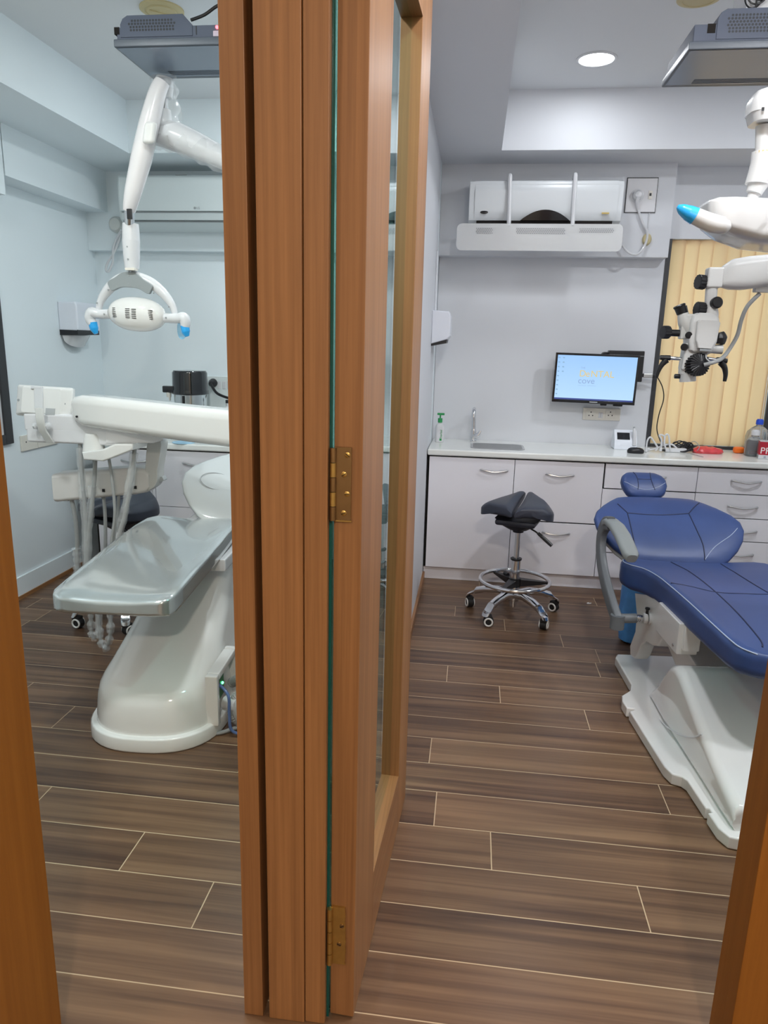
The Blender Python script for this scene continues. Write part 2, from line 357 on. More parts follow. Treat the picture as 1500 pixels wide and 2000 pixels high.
# ---------------------------------------------------------------- room shell
ROWS = [-2.2, -2.03, -1.86, -1.69, -1.52, -1.35, -1.18, -1.01, -0.84, -0.67, -0.5, -0.33, -0.17, 0.0, 0.165, 0.33, 0.495, 0.66, 0.82, 0.985, 1.148, 1.311, 1.484, 1.651, 1.82, 1.99, 2.17, 2.338, 2.512, 2.677, 2.84, 3.0, 3.17, 3.33, 3.49, 3.655, 3.82, 3.98, 4.14, 4.285, 4.45, 4.62, 4.78, 4.96]
JOINT = {1.311: -0.32, 1.484: -0.66, 1.651: -0.946, 1.82: 0.125, 1.99: -0.055, 2.17: 0.721, 2.338: -0.093, 2.512: 1.1, 2.677: 0.537, 2.84: 0.184, 3.0: -0.055, 3.17: 0.66, 3.33: -0.8, 3.49: 0.527, 3.655: 0.236, 3.82: -0.041, 3.98: 1.0, 4.14: 0.80, 4.285: 0.1}
XL, XR, YB_R, YB_L, YF = -2.567, 2.45, 4.95, 4.75, 1.27
bm = B(); tone = bm.faces.layers.float.new('tone')
g = bm.faces.new([bm.verts.new(p) for p in ((-2.7, -2.2, -0.0002), (2.6, -2.2, -0.0002), (2.6, 4.96, -0.0002), (-2.7, 4.96, -0.0002))]); g.material_index = 1
GAP = 0.0032
for i in range(len(ROWS) - 1):
    y0, y1 = ROWS[i] + GAP / 2, ROWS[i + 1] - GAP / 2
    j = JOINT.get(ROWS[i], random.uniform(-1, 1)); xs = sorted([-2.7, 2.6] + [j + 1.485 * k for k in range(-4, 5) if -2.69 < j + 1.485 * k < 2.59])
    for a, b in zip(xs, xs[1:]):
        f = bm.faces.new([bm.verts.new(p) for p in ((a + GAP / 2, y0, 0), (b - GAP / 2, y0, 0), (b - GAP / 2, y1, 0), (a + GAP / 2, y1, 0))]); f[tone] = random.random()
fl = obj('floor', bm, [PLANK, GROUT], smooth=0); fl['kind'] = 'structure'
bm = B(); box(bm, -2.7, 2.6, -2.2, 4.96, -0.06, -0.003); struct('floor_slab', bm, GROUT)

# right room back wall with the window opening
WX0, WX1, WZ0, WZ1 = 1.165, 1.935, 0.865, 2.185
bm = B(); box(bm, -0.27, WX0, YB_R, 5.10, 0, 3.0); box(bm, WX1, XR + 0.1, YB_R, 5.10, 0, 3.0); box(bm, WX0, WX1, YB_R, 5.10, 0, WZ0); box(bm, WX0, WX1, YB_R, 5.10, WZ1, 3.0)
struct('wall_back_right', bm, WALL)
bm = B(); box(bm, -2.67, -0.27, YB_L, YB_L + 0.12, 0, 3.0); struct('wall_back_left', bm, WALL_L)
bm = B(); box(bm, XL - 0.12, XL, 1.15, YB_L + 0.05, 0, 3.0); struct('wall_left', bm, WALL_L)
bm = B(); box(bm, XR, XR + 0.12, 1.25, 5.05, 0, 3.0); struct('wall_right', bm, WALL)
bm = B(); box(bm, -0.43, -0.272, 2.2, 5.0, 0, 3.0); box(bm, -0.43, -0.272, 1.36, 2.2, 2.56, 3.0); struct('wall_between_rooms', bm, WALL)
bm = B(); box(bm, -2.7, -0.91, 1.03, 1.15, 0, 3.0); struct('wall_front_left', bm, HALLM)
bm = B(); box(bm, 0.70, 2.6, 1.25, 1.37, 0, 3.0); struct('wall_front_right', bm, HALLM)
bm = B(); box(bm, -0.91, 0.70, 1.15, 1.37, 2.60, 3.0); struct('wall_above_doors', bm, HALLM)
bm = B(); box(bm, -2.7, -2.6, -2.2, 1.03, 0, 3.0); struct('wall_hall_left', bm, HALLM)
bm = B(); box(bm, 2.5, 2.6, -2.2, 1.25, 0, 3.0); struct('wall_hall_right', bm, HALLM)
bm = B(); box(bm, -2.7, 2.6, -2.3, -2.2, 0, 3.0); struct('wall_hall_back', bm, HALLM)
bm = B(); box(bm, -0.35, 2.6, 1.37, 5.1, CEIL_R, CEIL_R + 0.08); struct('ceiling_right', bm, CEILM)
bm = B(); box(bm, -2.7, -0.35, 1.37, 4.9, CEIL_L, CEIL_L + 0.08); struct('ceiling_left', bm, CEILM)
bm = B(); box(bm, -2.7, 2.6, -2.3, 1.37, 2.9, 3.0); struct('ceiling_hall', bm, HALLM)
# beams and soffits
bm = B(); box(bm, -0.272, XR, 4.53, YB_R, 2.603, CEIL_R); struct('beam_back_right', bm, WALL)
bm = B(); box(bm, -0.272, 0.088, 1.37, 4.53, 2.603, CEIL_R); struct('soffit_right_room', bm, WALL)
bm = B(); box(bm, -0.272, 1.155, 4.85, YB_R, 2.062, 2.603); struct('trim_1', bm, WALL)
bm = B(); box(bm, XL, -0.43, 4.23, YB_L, 2.53, CEIL_L); struct('beam_back_left', bm, WALL_L)
bm = B(); box(bm, XL, -2.04, 1.37, 4.23, 2.53, CEIL_L); struct('soffit_left_room', bm, WALL_L)
bm = B(); box(bm, XL, -0.43, 4.67, YB_L, 2.052, 2.53); struct('trim_2', bm, WALL_L)
bm = B(); box(bm, XL, -2.417, 3.63, 4.67, 2.285, 2.53); box(bm, XL, -2.417, 1.37, 3.62, 2.19, 2.53); struct('beam_left_wall', bm, WALL_L)
# skirtings
bm = B(); box(bm, -0.272, -0.258, 2.2, 4.45, 0, 0.05); struct('baseboard_right_room', bm, TEAKX)
bm = B(); box(bm, XL, XL + 0.012, 1.37, 4.3, 0.022, 0.13); struct('baseboard_left', bm, WALL_L)
bm = B(); box(bm, XL, XL + 0.018, 1.37, 4.3, 0, 0.022); struct('trim_3', bm, TEAKX)

# ---------------------------------------------------------------- door frames between the two doorways (grouped as posts)
HT = 2.60
bm = B(); box(bm, -0.447, -0.403, 1.27, 1.37, 0, HT, bev=0.002); struct('trim_4', bm, TEAK)
bm = B(); box(bm, -0.404, -0.386, 1.325, 1.37, 0, HT); struct('trim_5', bm, TEAK)
bm = B(); box(bm, -0.388, -0.3065, 1.268, 1.37, 0, HT, bev=0.0025); struct('trim_6', bm, TEAK)
bm = B(); box(bm, -0.3055, -0.2605, 1.272, 1.302, 0, HT, bev=0.002); struct('trim_7', bm, TEAK)
bm = B(); box(bm, -0.92, -0.819, 0.93, 1.155, 0, HT, bev=0.003); struct('door_frame_left', bm, TEAK_WARMLIT)
bm = B(); box(bm, 0.588, 0.71, 1.25, 1.352, 0, HT, bev=0.003); struct('door_frame_right', bm, TEAK_WARMLIT)
bm = B(); box(bm, -0.819, 0.588, 1.16, 1.36, 2.50, HT); struct('door_frame_head', bm, TEAKX)
# glass sheet on the dividing wall, beginning behind the post
bm = B(); box(bm, -0.2602, -0.2545, 1.2895, 2.196, 0.002, 2.498)
for f in bm.faces:
    f.material_index = 1 if f.calc_center_median().y < 1.30 or f.calc_center_median().y > 2.19 else 0
tag(obj('glass_panel', bm, [glass_pane('partition_glass', (0.62, 0.86, 0.82)), GLASSEDGE], smooth=0), 'sheet of green-edged glass in the gap beside the door hinges', 'glass panel')

# ---------------------------------------------------------------- open door leaf
DA = Vector((-0.198, 1.291, 0)); DU = Vector((0.0469, 0.9989, 0)).normalized(); DN = Vector((DU.y, -DU.x, 0))   # along the leaf, out of its right face
DL, DT, DH, S0, S1 = 0.825, 0.0545, 2.46, 0.226, 0.643
door = bpy.data.objects.new('door_1', None); COL.objects.link(door); door.location = DA; door['kind'] = 'structure'; WM['door_1'] = Matrix.Translation(DA)
door['label'] = 'open glazed wooden door swung back against the dividing wall'; door['category'] = 'door'
def dbox(bm, u0, u1, n0, n1, z0, z1, bev=0.002, mi=0):
    c = DA + DU * (u0 + u1) / 2 + DN * (n0 + n1) / 2 + Z * (z0 + z1) / 2
    obox(bm, c, DU, DN, Z, abs(u1 - u0) / 2, abs(n1 - n0) / 2, abs(z1 - z0) / 2, mi, bev)
bm = B(); dbox(bm, 0, S0, -DT, 0, 0.008, DH); obj('hinge_stile', bm, TEAK, door)
bm = B(); dbox(bm, S1, DL, -DT, 0, 0.008, DH); obj('lock_stile', bm, TEAK, door)
bm = B(); dbox(bm, S0, S1, -DT, 0, 0.008, 0.205, 0.001); obj('bottom_rail', bm, TEAKX, door)
bm = B(); dbox(bm, S0, S1, -DT, 0, 2.268, DH, 0.001); obj('top_rail', bm, TEAKX, door)
bm = B()
q = [DA + DU * u - DN * (DT / 2) + Z * z for u, z in ((S0 - .005, .2), (S1 + .005, .2), (S1 + .005, 2.272), (S0 - .005, 2.272))]
bm.faces.new([bm.verts.new(p) for p in q]); obj('glass_pane', bm, GLASS, door, smooth=0)
def hinge(z0, z1, m, nscr, ragged):
    hp = None
    bm = B(); n = 12 if ragged else 2
    x0, x1 = -0.2495, -0.2185; y = 1.2895
    pts = [(x0, z0), *[(x1 + (random.uniform(-.0015, .0015) if ragged else 0), z0 + (z1 - z0) * i / n) for i in range(n + 1)], (x0, z1)]
    prism(bm, pts, (0, y, 0), X, Z, Y_, -0.0025, 0.004)
    hp = obj('hinge', bm, m, door)
    kn = 5
    for i in range(kn):
        a = z0 + (z1 - z0) * i / kn; b = z0 + (z1 - z0) * (i + 1) / kn - 0.0012
        bm = B(); cyl(bm, (-0.2525, 1.283, a), (-0.2525, 1.283, b), 0.0062, n=16); obj('knuckle', bm, BRASS if (i % 2 == (1 if not ragged else i % 2)) else m, hp)
    for i in range(nscr):
        zc = z0 + (z1 - z0) * (0.1 + 0.8 * i / (nscr - 1)) if nscr > 2 else z0 + (z1 - z0) * (0.35 + 0.33 * i)
        xc = -0.237 + (0.006 if i % 2 else 0.0) + 0.005
        bm = B(); lathe(bm, (xc, y - 0.0024, zc), [(0.0052, 0), (0.0052, 0.001), (0.004, 0.0018), (0.0, 0.002)], 18, (0, -1, 0))
        t = bmesh.new(); box(t, -0.0046, 0.0046, -0.0004, 0.0004, -0.0006, 0.0006); join(bm, t, 1, Matrix.Translation((xc, y - 0.0045, zc)) @ Matrix.Rotation(random.uniform(-.8, .8), 4, 'Y'))
        obj('screw', bm, [BRASS if not ragged else BRASSD, DARKGAP], hp)
    bm = B(); box(bm, -0.2485, x1 + 0.001, 1.2885, 1.291, z0 - 0.0035, z0 - 0.0005); obj('mortise_lip', bm, BRASS, hp)
hinge(1.172, 1.311, BRASSD, 4, False)
hinge(0.155, 0.302, BRASS, 2, True)

# ---------------------------------------------------------------- windows
w1 = bpy.data.objects.new('window_1', None); COL.objects.link(w1); w1.location = (1.55, 5.0, WZ0); w1['kind'] = 'structure'; WM['window_1'] = Matrix.Translation((1.55, 5.0, WZ0))
bm = B()
for a in ((WX0, WX0 + 0.03, WZ0, WZ1), (WX1 - 0.03, WX1, WZ0, WZ1), (WX0 + .03, WX1 - .03, WZ0, WZ0 + 0.02), (WX0 + .03, WX1 - .03, WZ1 - 0.012, WZ1), (1.535, 1.565, WZ0 + .02, WZ1 - .03)): box(bm, a[0], a[1], (5.03 if a[0] == 1.535 or a[2] > 2 else 4.945), 5.06, a[2], a[3], bev=0.002)
obj('window_frame', bm, FRAMEK, w1)
bm = B(); bm.faces.new([bm.verts.new(p) for p in ((WX0 + .02, 5.045, WZ0 + .01), (WX1 - .02, 5.045, WZ0 + .01), (WX1 - .02, 5.045, WZ1 - .02), (WX0 + .02, 5.045, WZ1 - .02))]); obj('window_pane', bm, GLASS, w1, smooth=0)
vb = thing('vertical_blind', 'closed beige vertical blind hanging in the window behind the microscope', 'blind', (1.55, 5.0, WZ1 - .05))
bm = B(); vx = WX0 + 0.03; nv = 9; vw = (WX1 - WX0 - 0.05) / (nv - 0.6)
for i in range(nv):
    a = vx + vw * i - 0.004; rows = []
    for k in range(9):
        z = WZ0 + 0.0215 + (WZ1 - WZ0 - 0.0255) * k / 8
        rows.append([(min(a + vw * 1.12 * s, WX1 - 0.032), 4.985 - 0.013 * s - 0.010 * math.sin(math.pi * s) + 0.002 * math.sin(i * 2.1 + k * .7), z) for s in (0, .25, .5, .75, 1.0)])
    V = [[bm.verts.new(p) for p in r] for r in rows]
    for k in range(8):
        for s in range(4): bm.faces.new((V[k][s], V[k][s + 1], V[k + 1][s + 1], V[k + 1][s]))
obj('vanes', bm, BLIND, vb)
bm = B(); box(bm, WX0 + 0.032, WX1 - 0.032, 4.992, 5.01, WZ1 - 0.03, WZ1 - 0.001); obj('head_rail', bm, CREAMP, vb)
for dx in (0.0, 0.012):
    bm = B(); tube(bm, [(WX1 - 0.052 + dx, 4.955, WZ1 - 0.05), (WX1 - 0.05 + dx, 4.955, 1.5), (WX1 - 0.052 + dx, 4.955, 0.95)], 0.0018, 6); obj('cord', bm, PAPER, vb)
w2 = bpy.data.objects.new('window_2', None); COL.objects.link(w2); w2.location = (XL, 3.1, 0.91); w2['kind'] = 'structure'; WM['window_2'] = Matrix.Translation((XL, 3.1, 0.91))
bm = B()
for a in ((3.62, 3.685, 0.905, 2.1), (2.5, 2.56, 0.905, 2.1), (2.56, 3.62, 0.905, 0.96), (2.56, 3.62, 2.05, 2.1)): box(bm, XL, XL + 0.02, a[0], a[1], a[2], a[3], bev=0.003)
obj('window_frame', bm, FRAMEK, w2)
bm = B(); box(bm, XL, XL + 0.008, 2.56, 3.62, 0.96, 2.05); obj('window_pane', bm, WPLAST, w2)

# ---------------------------------------------------------------- lamps of the rooms, most of them added out of view
def downlight(x, y, zc, watts, col, label, r=0.088, group=None):
    t = thing('downlight', label, 'ceiling light', (x, y, zc), 0, group)
    bm = B(); lathe(bm, (x, y, zc), [(r + .012, 0), (r + .012, -0.004), (r, -0.007), (r - .003, -0.004), (r - 0.003, 0)], 40); obj('trim_ring', bm, WPLAST, t)
    bm = B(); lathe(bm, (x, y, zc), [(r - .003, -0.001), (r - .003, -0.004), (0.0, -0.0045)], 40); obj('diffuser', bm, LAMPON, t)
    lamp('downlight_glow', (x, y, zc - 0.012), watts, col, 2 * r)
for i, (x, y, w) in enumerate(RIGHT_LAMPS):
    downlight(x, y, CEIL_R, w, (0.93, 0.96, 1.0), ['round lit downlight in the right room ceiling, the one in view beside the ceiling screen', 'added unseen downlight over the near end of the navy chair', 'added unseen downlight by the window beyond the microscope arm', 'added unseen downlight at the near right corner of the right room'][i])
for i, (x, y, w) in enumerate(ADDED_LEFT_LAMPS):
    downlight(x, y, CEIL_L, w, (0.93, 1.0, 1.0), ['added unseen downlight in the left room behind the door posts', 'added unseen downlight above the silver chair base', 'added unseen downlight above the foot of the silver chair'][i])
for i, (x, y, w) in enumerate(ADDED_HALL_LAMPS):
    downlight(x, y, 2.9, w, (1.0, 0.78, 0.54) if i < 2 else (1.0, 0.88, 0.74), ['added unseen warm hall downlight near the left doorway', 'added unseen warm hall downlight near the right doorway', 'added unseen warm hall downlight furthest from the doorways'][i])

# ================================================================ RIGHT ROOM
# ---- base cabinets and worktop
CF, CT = 4.45, 0.865
def bow_handle(bm, cx, y, z, w=0.165):
    tube(bm, [(cx - w / 2, y, z + .004), (cx - w / 2 + .008, y - .016, z + .004), (cx, y - .024, z - .006), (cx + w / 2 - .008, y - .016, z + .004), (cx + w / 2, y, z + .004)], 0.0052, 8, 6)
def cabinet(name, label, x0, x1, fronts, group, yf=CF, yb=YB_R, m=LAMIN, top=0.822, zb=0.088):
    t = thing(name, label, 'cabinet', ((x0 + x1) / 2, yf + .25, 0), 0, group)
    bm = B(); box(bm, x0 + .001, x1 - .001, yf, yb - 0.002, zb, top); obj('carcass', bm, DARKGAP, t)
    bm = B(); box(bm, x0, x1, yf + 0.012, yf + 0.03, 0.002, zb); obj('kick_plate', bm, m, t)
    for nm, a, b, c, d, hs in fronts:
        bm = B(); box(bm, a + .0018, b - .0018, yf - 0.019, yf - 0.001, c + .0018, d - .0018, bev=0.001); f = obj(nm, bm, m, t)
        for hx, hz in hs:
            bm = B(); bow_handle(bm, hx, yf - 0.0185, hz); obj('handle', bm, STEEL, f)
    return t
RC = 'white base cabinets under the right room worktop'
cabinet('base_cabinet', 'white sink cabinet with one tall door, leftmost in the right room', -0.268, 0.277, [('door', -0.256, 0.277, 0.09, 0.818, [(0.152, 0.742)])], RC)
cabinet('base_cabinet', 'white base cabinet with tall upper front, directly behind the saddle stool', 0.277, 0.818, [('drawer', 0.277, 0.818, 0.433, 0.818, [(0.556, 0.733)]), ('drawer', 0.277, 0.818, 0.09, 0.428, [(0.56, 0.361)])], RC)
cabinet('base_cabinet', 'white base cabinet behind the navy chair headrest', 0.818, 1.368, [('drawer', 0.824, 1.368, 0.664, 0.818, [(1.10, 0.745)]), ('drawer', 0.818, 1.368, 0.43, 0.66, []), ('drawer', 0.818, 1.368, 0.255, 0.428, []), ('drawer', 0.818, 1.368, 0.09, 0.252, [])], RC)
cabinet('base_cabinet', 'white four-drawer cabinet at the right edge of the photo', 1.368, 1.93, [('drawer', 1.368, 1.93, 0.664, 0.818, [(1.65, 0.743)]), ('drawer', 1.368, 1.93, 0.516, 0.662, [(1.65, 0.586)]), ('drawer', 1.368, 1.93, 0.372, 0.514, [(1.665, 0.436)]), ('drawer', 1.368, 1.93, 0.09, 0.37, [(1.665, 0.289)])], RC)
bm = B(); box(bm, -0.268, 2.2, 4.408, YB_R - 0.002, 0.826, CT, bev=0.010, seg=3)
ct = obj('worktop', bm, STONE); tag(ct, 'long white stone worktop running along the right room back wall', 'worktop')
bm = B(); t = bmesh.new(); loft(t, [[(0.005 + 0.165 + u, 4.645 + v, z) for u, v in rr(w, h, .05)] for z, w, h in ((CT + .0008, .172, .135), (CT + .0028, .168, .131), (CT + 0.0028, .160, .122), (CT + .0006, .157, .119))], cap=False); join(bm, t)
t = bmesh.new(); loft(t, [[(0.17 + u, 4.645 + v, CT + .0012) for u, v in rr(.158, .120, .045)], [(0.17 + u, 4.645 + v, CT + .0010) for u, v in rr(.05, .05, .045)]]); join(bm, t, 1)
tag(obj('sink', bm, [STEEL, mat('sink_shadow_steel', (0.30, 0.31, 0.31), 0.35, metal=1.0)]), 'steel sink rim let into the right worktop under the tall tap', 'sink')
fa = thing('faucet', 'tall chrome swan-neck tap with side lever behind the right sink', 'tap', (0.20, 4.86, CT))
c = at(924, 862, 4.86); fx = c.x
bm = B(); lathe(bm, (fx, 4.86, CT), [(.024, 0), (.024, .006), (.019, .012), (.018, .07), (.015, .085), (.0, .086)], 24); obj('base', bm, CHROME, fa)
bm = B(); tube(bm, [(fx, 4.86, CT + .08), (fx - .003, 4.86, CT + .15), (fx - .005, 4.855, CT + .195), (fx - .004, 4.825, CT + .222), (fx - .005, 4.79, CT + .205), (fx - .007, 4.782, CT + .17)], .0135, 14); obj('spout', bm, CHROME, fa)
bm = B(); tube(bm, [(fx + .004, 4.85, CT + .035), (fx + .03, 4.845, CT + .045), (fx + .047, 4.84, CT + .078)], [.018, .017, .007], 14); obj('lever', bm, CHROME, fa)
sb = thing('soap_bottle', 'white pump bottle with green cap and print beside the right sink', 'soap bottle', (-0.205, 4.75, CT))
c = at(858, 862, 4.75); sx = c.x
bm = B(); loft(bm, [[(sx + u, 4.75 + v, CT + z) for u, v in rr(w, w * .62, w * .6, 5)] for z, w in ((0.001, .026), (.004, .029), (.10, .029), (.118, .024), (.126, .013), (.132, .012))]); obj('bottle_body', bm, WPLAST, sb)
bm = B(); lathe(bm, (sx, 4.75, CT + .132), [(.015, 0), (.015, .028), (.0, .028)], 20); obj('cap', bm, GREENP, sb)
bm = B(); cyl(bm, (sx, 4.75, CT + .16), (sx, 4.75, CT + .182), .005); obox(bm, (sx + .004, 4.745, CT + .188), X, Y_, Z, .024, .009, .007, bev=.003); obj('pump', bm, GREENP, sb)
bm = B(); t = text_bm('herbal', .022, .0004, (sx + .017, 4.7315, CT + .03), (0, 0, 1), (-1, 0, 0))
bm.free(); bm = t; box(bm, sx + .001, sx + .015, 4.7314, 4.7322, CT + .012, CT + .027); obj('printed_label', bm, GREENP, sb, smooth=0)

bm = B(); tube(bm, [(-0.266, 4.62, 2.06), (-0.266, 4.62, 1.70)], .007, 10, smooth=False); struct('trim_8', bm, WALL)
# ---- hand towel dispenser on the dividing wall
td = thing('towel_dispenser', 'white paper towel dispenser on the dividing wall above the soap bottle', 'towel dispenser', (-0.272, 4.55, 1.46))
z0, z1 = on_x(866, 676, -.2).z, on_x(866, 604, -.2).z; y0, y1 = 4.42, 4.66; d = 0.112
bm = B(); prism(bm, [(-0.272, z0 + .012), (-0.272 + d * .86, z0 + .04), (-0.272 + d, z0 + .06), (-0.272 + d, z1 - .03), (-0.272 + d * .9, z1 - .006), (-.272, z1)], (0, 0, 0), X, Z, Y_, y0, y1, bev=.008, seg=3); obj('cover', bm, mat('dispenser_white', (0.76, 0.79, 0.86), 0.3), td)
bm = B(); prism(bm, [(-0.272, z0), (-0.272 + d * .82, z0 + .018), (-0.272 + d * .86, z0 + .044), (-.272, z0 + .02)], (0, 0, 0), X, Z, Y_, y0 + .006, y1 - .006); obj('paper_slot', bm, BLACKP, td)

# ---- air conditioner with clear air deflector
AX0, AX1 = -0.088, 0.818
ac = thing('air_conditioner', 'white wall air conditioner in the right room with a curved dark display', 'air conditioner', (0.36, 4.75, 2.23))
prof = [(4.85, 2.475), (4.69, 2.475), (4.655, 2.462), (4.645, 2.44), (4.648, 2.30), (4.668, 2.245), (4.72, 2.225), (4.85, 2.215)]
bm = B(); prism(bm, [(y, z) for y, z in prof], (0, 0, 0), Y_, Z, X, AX0, AX1, bev=.006, seg=2); obj('body', bm, mat('ac_white', (0.66, 0.69, 0.71), 0.3), ac)
bm = B(); prism(bm, [(4.638, 2.4), (4.645, 2.44), (4.66, 2.466), (4.664, 2.462), (4.652, 2.44), (4.646, 2.4), (4.652, 2.30), (4.672, 2.25), (4.666, 2.25), (4.644, 2.30)], (0, 0, 0), Y_, Z, X, AX0 + .035, AX1 - .03); obj('front_panel', bm, MATS['ac_white'], ac)
bm = B(); box(bm, AX0 + .05, AX1 - .05, 4.662, 4.70, 2.228, 2.243); obj('air_slot', bm, DARKGAP, ac)
bm = B(); t = [(-.145 + .29 * i / 16, .058 * (1 - (2 * i / 16 - 1) ** 2)) for i in range(17)]
prism(bm, t, (0.37, 4.648, 2.242), X, (0, -.20, 1), Y_, -.008, .02); obj('display', bm, BLACKG, ac)
bm = B(); lathe(bm, (0.006, 4.652, 2.288), [(.024, 0), (.024, .006), (0, .008)], 24, (0, -1, 0))
bmesh.ops.scale(bm, vec=(1, 1, .36), space=Matrix.Translation((-.006, 0, -2.288)), verts=bm.verts[:]); obj('badge', bm, BLACKP, ac)
bm = B(); box(bm, .700, .742, 4.637, 4.646, 2.279, 2.287); obj('energy_sticker', bm, GOLD, ac)
df = thing('air_deflector', 'clear perforated air deflector hung under the right air conditioner', 'air deflector', (0.36, 4.60, 2.05))
e0, e1 = at(893, 437, 4.60), at(1213, 490, 4.60)
bm = B(); hw = (e1.x - e0.x) / 2; zc = (at(1050, 437, 4.6).z + at(1050, 490, 4.6).z) / 2; hh = (at(1050, 437, 4.6).z - at(1050, 490, 4.6).z) / 2
xm = (e0.x + e1.x) / 2
prism(bm, rr(hw, hh, .03), (xm, 4.60, zc), X, Z, Y_, -.003, .003); obj('deflector_plate', bm, FROST, df)
dots = mat('deflector_holes', (0.20, 0.21, 0.22), 0.5)
for xa, xb, rws in ((-.37, -.28, 4), (-.13, .15, 4), (.24, .43, 3)):
    bm = B(); xs = xa
    while xs < xb:
        for r_ in range(rws):
            cx_, cz_ = xm + xs + (.0055 if r_ % 2 else 0), zc + hh - .028 - r_ * .009
            bm.faces.new([bm.verts.new((cx_ + .0033 * math.cos(a), 4.5958, cz_ + .0033 * math.sin(a))) for a in [2 * math.pi * i / 6 for i in range(6)]])
        xs += .011
    q = obj('perforations', bm, dots, df, smooth=0); q['kind'] = 'stuff'
for xa, xb in ((-.37, -.28), (-.145, .13), (.215, .43)):
    bm = B(); box(bm, xm + xa, xm + xb, 4.6035, 4.6055, zc - hh + .006, zc + .028); obj('side_pad', bm, mat('deflector_pad', (0.78, 0.80, 0.80), 0.4) if 'deflector_pad' not in MATS else MATS['deflector_pad'], df)
for px0, px1, pz in ((997, 994, 340), (1125, 1119, 338)):
    a, b = at(px0, pz, 4.62), at(px1, 436, 4.60)
    bm = B(); tube(bm, [(a.x, 4.70, a.z - .014), (a.x, 4.66, a.z - .003), (a.x, 4.628, a.z - .01), ((a.x * .97 + b.x * .03), 4.626, a.z - .05), (b.x, 4.622, b.z + .02), (b.x, 4.603, b.z - .02)], .0125, 8, 5); obj('strap', bm, WPLAST, df)

# ---- wall outlet with plug, beside the AC
c0, c1 = at(1225, 347, 4.85), at(1279, 416, 4.85)
oc = thing('wall_outlet', 'square white wall outlet plate right of the air conditioner', 'outlet', ((c0.x + c1.x) / 2, 4.85, (c0.z + c1.z) / 2))
bm = B(); box(bm, c0.x, c1.x, 4.843, 4.8495, c1.z, c0.z); obj('outline_gap', bm, BLACKP, oc)
bm = B(); box(bm, c0.x + .004, c1.x - .004, 4.838, 4.8435, c1.z + .003, c0.z - .006, bev=.002); obj('plate', bm, mat('outlet_plate', (0.70, 0.70, 0.72), 0.3), oc)
s = at(1270, 381, 4.838); bm = B(); box(bm, s.x - .011, s.x + .011, 4.833, 4.839, s.z - .024, s.z + .024, bev=.002); sw = obj('switch', bm, CREAMP, oc)
bm = B(); box(bm, s.x - .006, s.x + .006, 4.8315, 4.8335, s.z - .006, s.z + .010); obj('switch_mark', bm, BLACKP, sw)
p = at(1245, 382, 4.83)
pg = thing('power_plug', 'round white plug and lead hanging from the outlet right of the air conditioner', 'plug', (p.x, 4.83, p.z))
bm = B(); lathe(bm, (p.x, 4.838, p.z), [(.040, 0), (.040, .004), (.032, .006)], 28, (0, -1, 0)); lathe(bm, (p.x, 4.834, p.z), [(.030, 0), (.029, .028), (.018, .04), (0, .042)], 28, (0, -1, 0)); obj('plug_body', bm, WPLAST, pg)
bm = B(); tube(bm, [(p.x, 4.80, p.z - .01), (p.x - .001, 4.812, p.z - .045), at(1246, 410, 4.83)], [.014, .012, .008], 12); obj('strain_relief', bm, WPLAST, pg)
bm = B(); tube(bm, [at(1246, 408, 4.83), at(1255, 435, 4.83), at(1264, 452, 4.828), at(1262, 472, 4.828), at(1253, 490, 4.82), at(1240, 497, 4.80), at(1226, 492, 4.80), at(1212, 474, 4.815), at(1205, 455, 4.83)], .0075, 8); obj('lead', bm, WPLAST, pg)
bm = B(); tube(bm, [at(1268, 416, 4.845), at(1266, 440, 4.845), at(1264, 462, 4.84)], .003, 6); obj('thin_wire', bm, WPLAST, pg)
p = at(1263, 468, 4.85); jc = B(); lathe(jc, (p.x, 4.85, p.z), [(.034, 0), (.033, .012), (.026, .020), (0, .021)], 26, (0, -1, 0))
bmesh.ops.scale(jc, vec=(.8, 1, 1.05), space=Matrix.Translation((-p.x, 0, -p.z)), verts=jc.verts[:])
tag(obj('junction_cap', jc, YELLOWED), 'yellowed round cap on the wall below the outlet plate', 'junction cap')

# ---- monitor
MY = 4.80
tl, tr_, bl, br_ = at(1089, 692, MY), at(1250, 697, MY), at(1078, 783, MY), at(1236, 788, MY)
mo = thing('monitor', 'black flat monitor showing a pale blue desktop on the back wall', 'monitor', (0.8, 4.84, 1.3))
mcx, mcz = (tl.x + br_.x) / 2, (tl.z + br_.z) / 2
mw, mh = 0.262, 0.158
mroll = math.radians(0.0); ex = Vector((math.cos(math.radians(-2.0)), math.sin(math.radians(-2.0)), -0.012)).normalized(); ew = Vector((0.0, -1, -0.035)); ew = (ew - ex * ew.dot(ex)).normalized(); ez = ew.cross(ex)
if ez.z < 0: ez = -ez
mc = Vector((mcx, MY, mcz))
def mbox(bm, u0, u1, v0, v1, d0, d1, bev=0.0, mi=0): obox(bm, mc + ex * (u0 + u1) / 2 + ez * (v0 + v1) / 2 + ew * (d0 + d1) / 2, ex, ez, ew, abs(u1 - u0) / 2, abs(v1 - v0) / 2, abs(d1 - d0) / 2, mi, bev)
bm = B(); mbox(bm, -mw, mw, -mh, mh, -.03, 0, .004)
for a in ((-mw, mw, mh - .014, mh), (-mw, mw, -mh, -mh + .019), (-mw, -mw + .014, -mh + .019, mh - .014), (mw - .014, mw, -mh + .019, mh - .014)): mbox(bm, a[0], a[1], a[2], a[3], -.002, .005, .0015)
obj('bezel', bm, BLACKG, mo)
bm = B(); mbox(bm, -mw + .013, mw - .013, -mh + .018, mh - .013, 0, .0015); scr = obj('screen', bm, SCREEN, mo, smooth=0)
bm = B(); mbox(bm, -mw + .014, mw - .014, -mh + .019, -mh + .029, .0016, .0022); obj('taskbar', bm, SCR_BAR, scr, smooth=0)
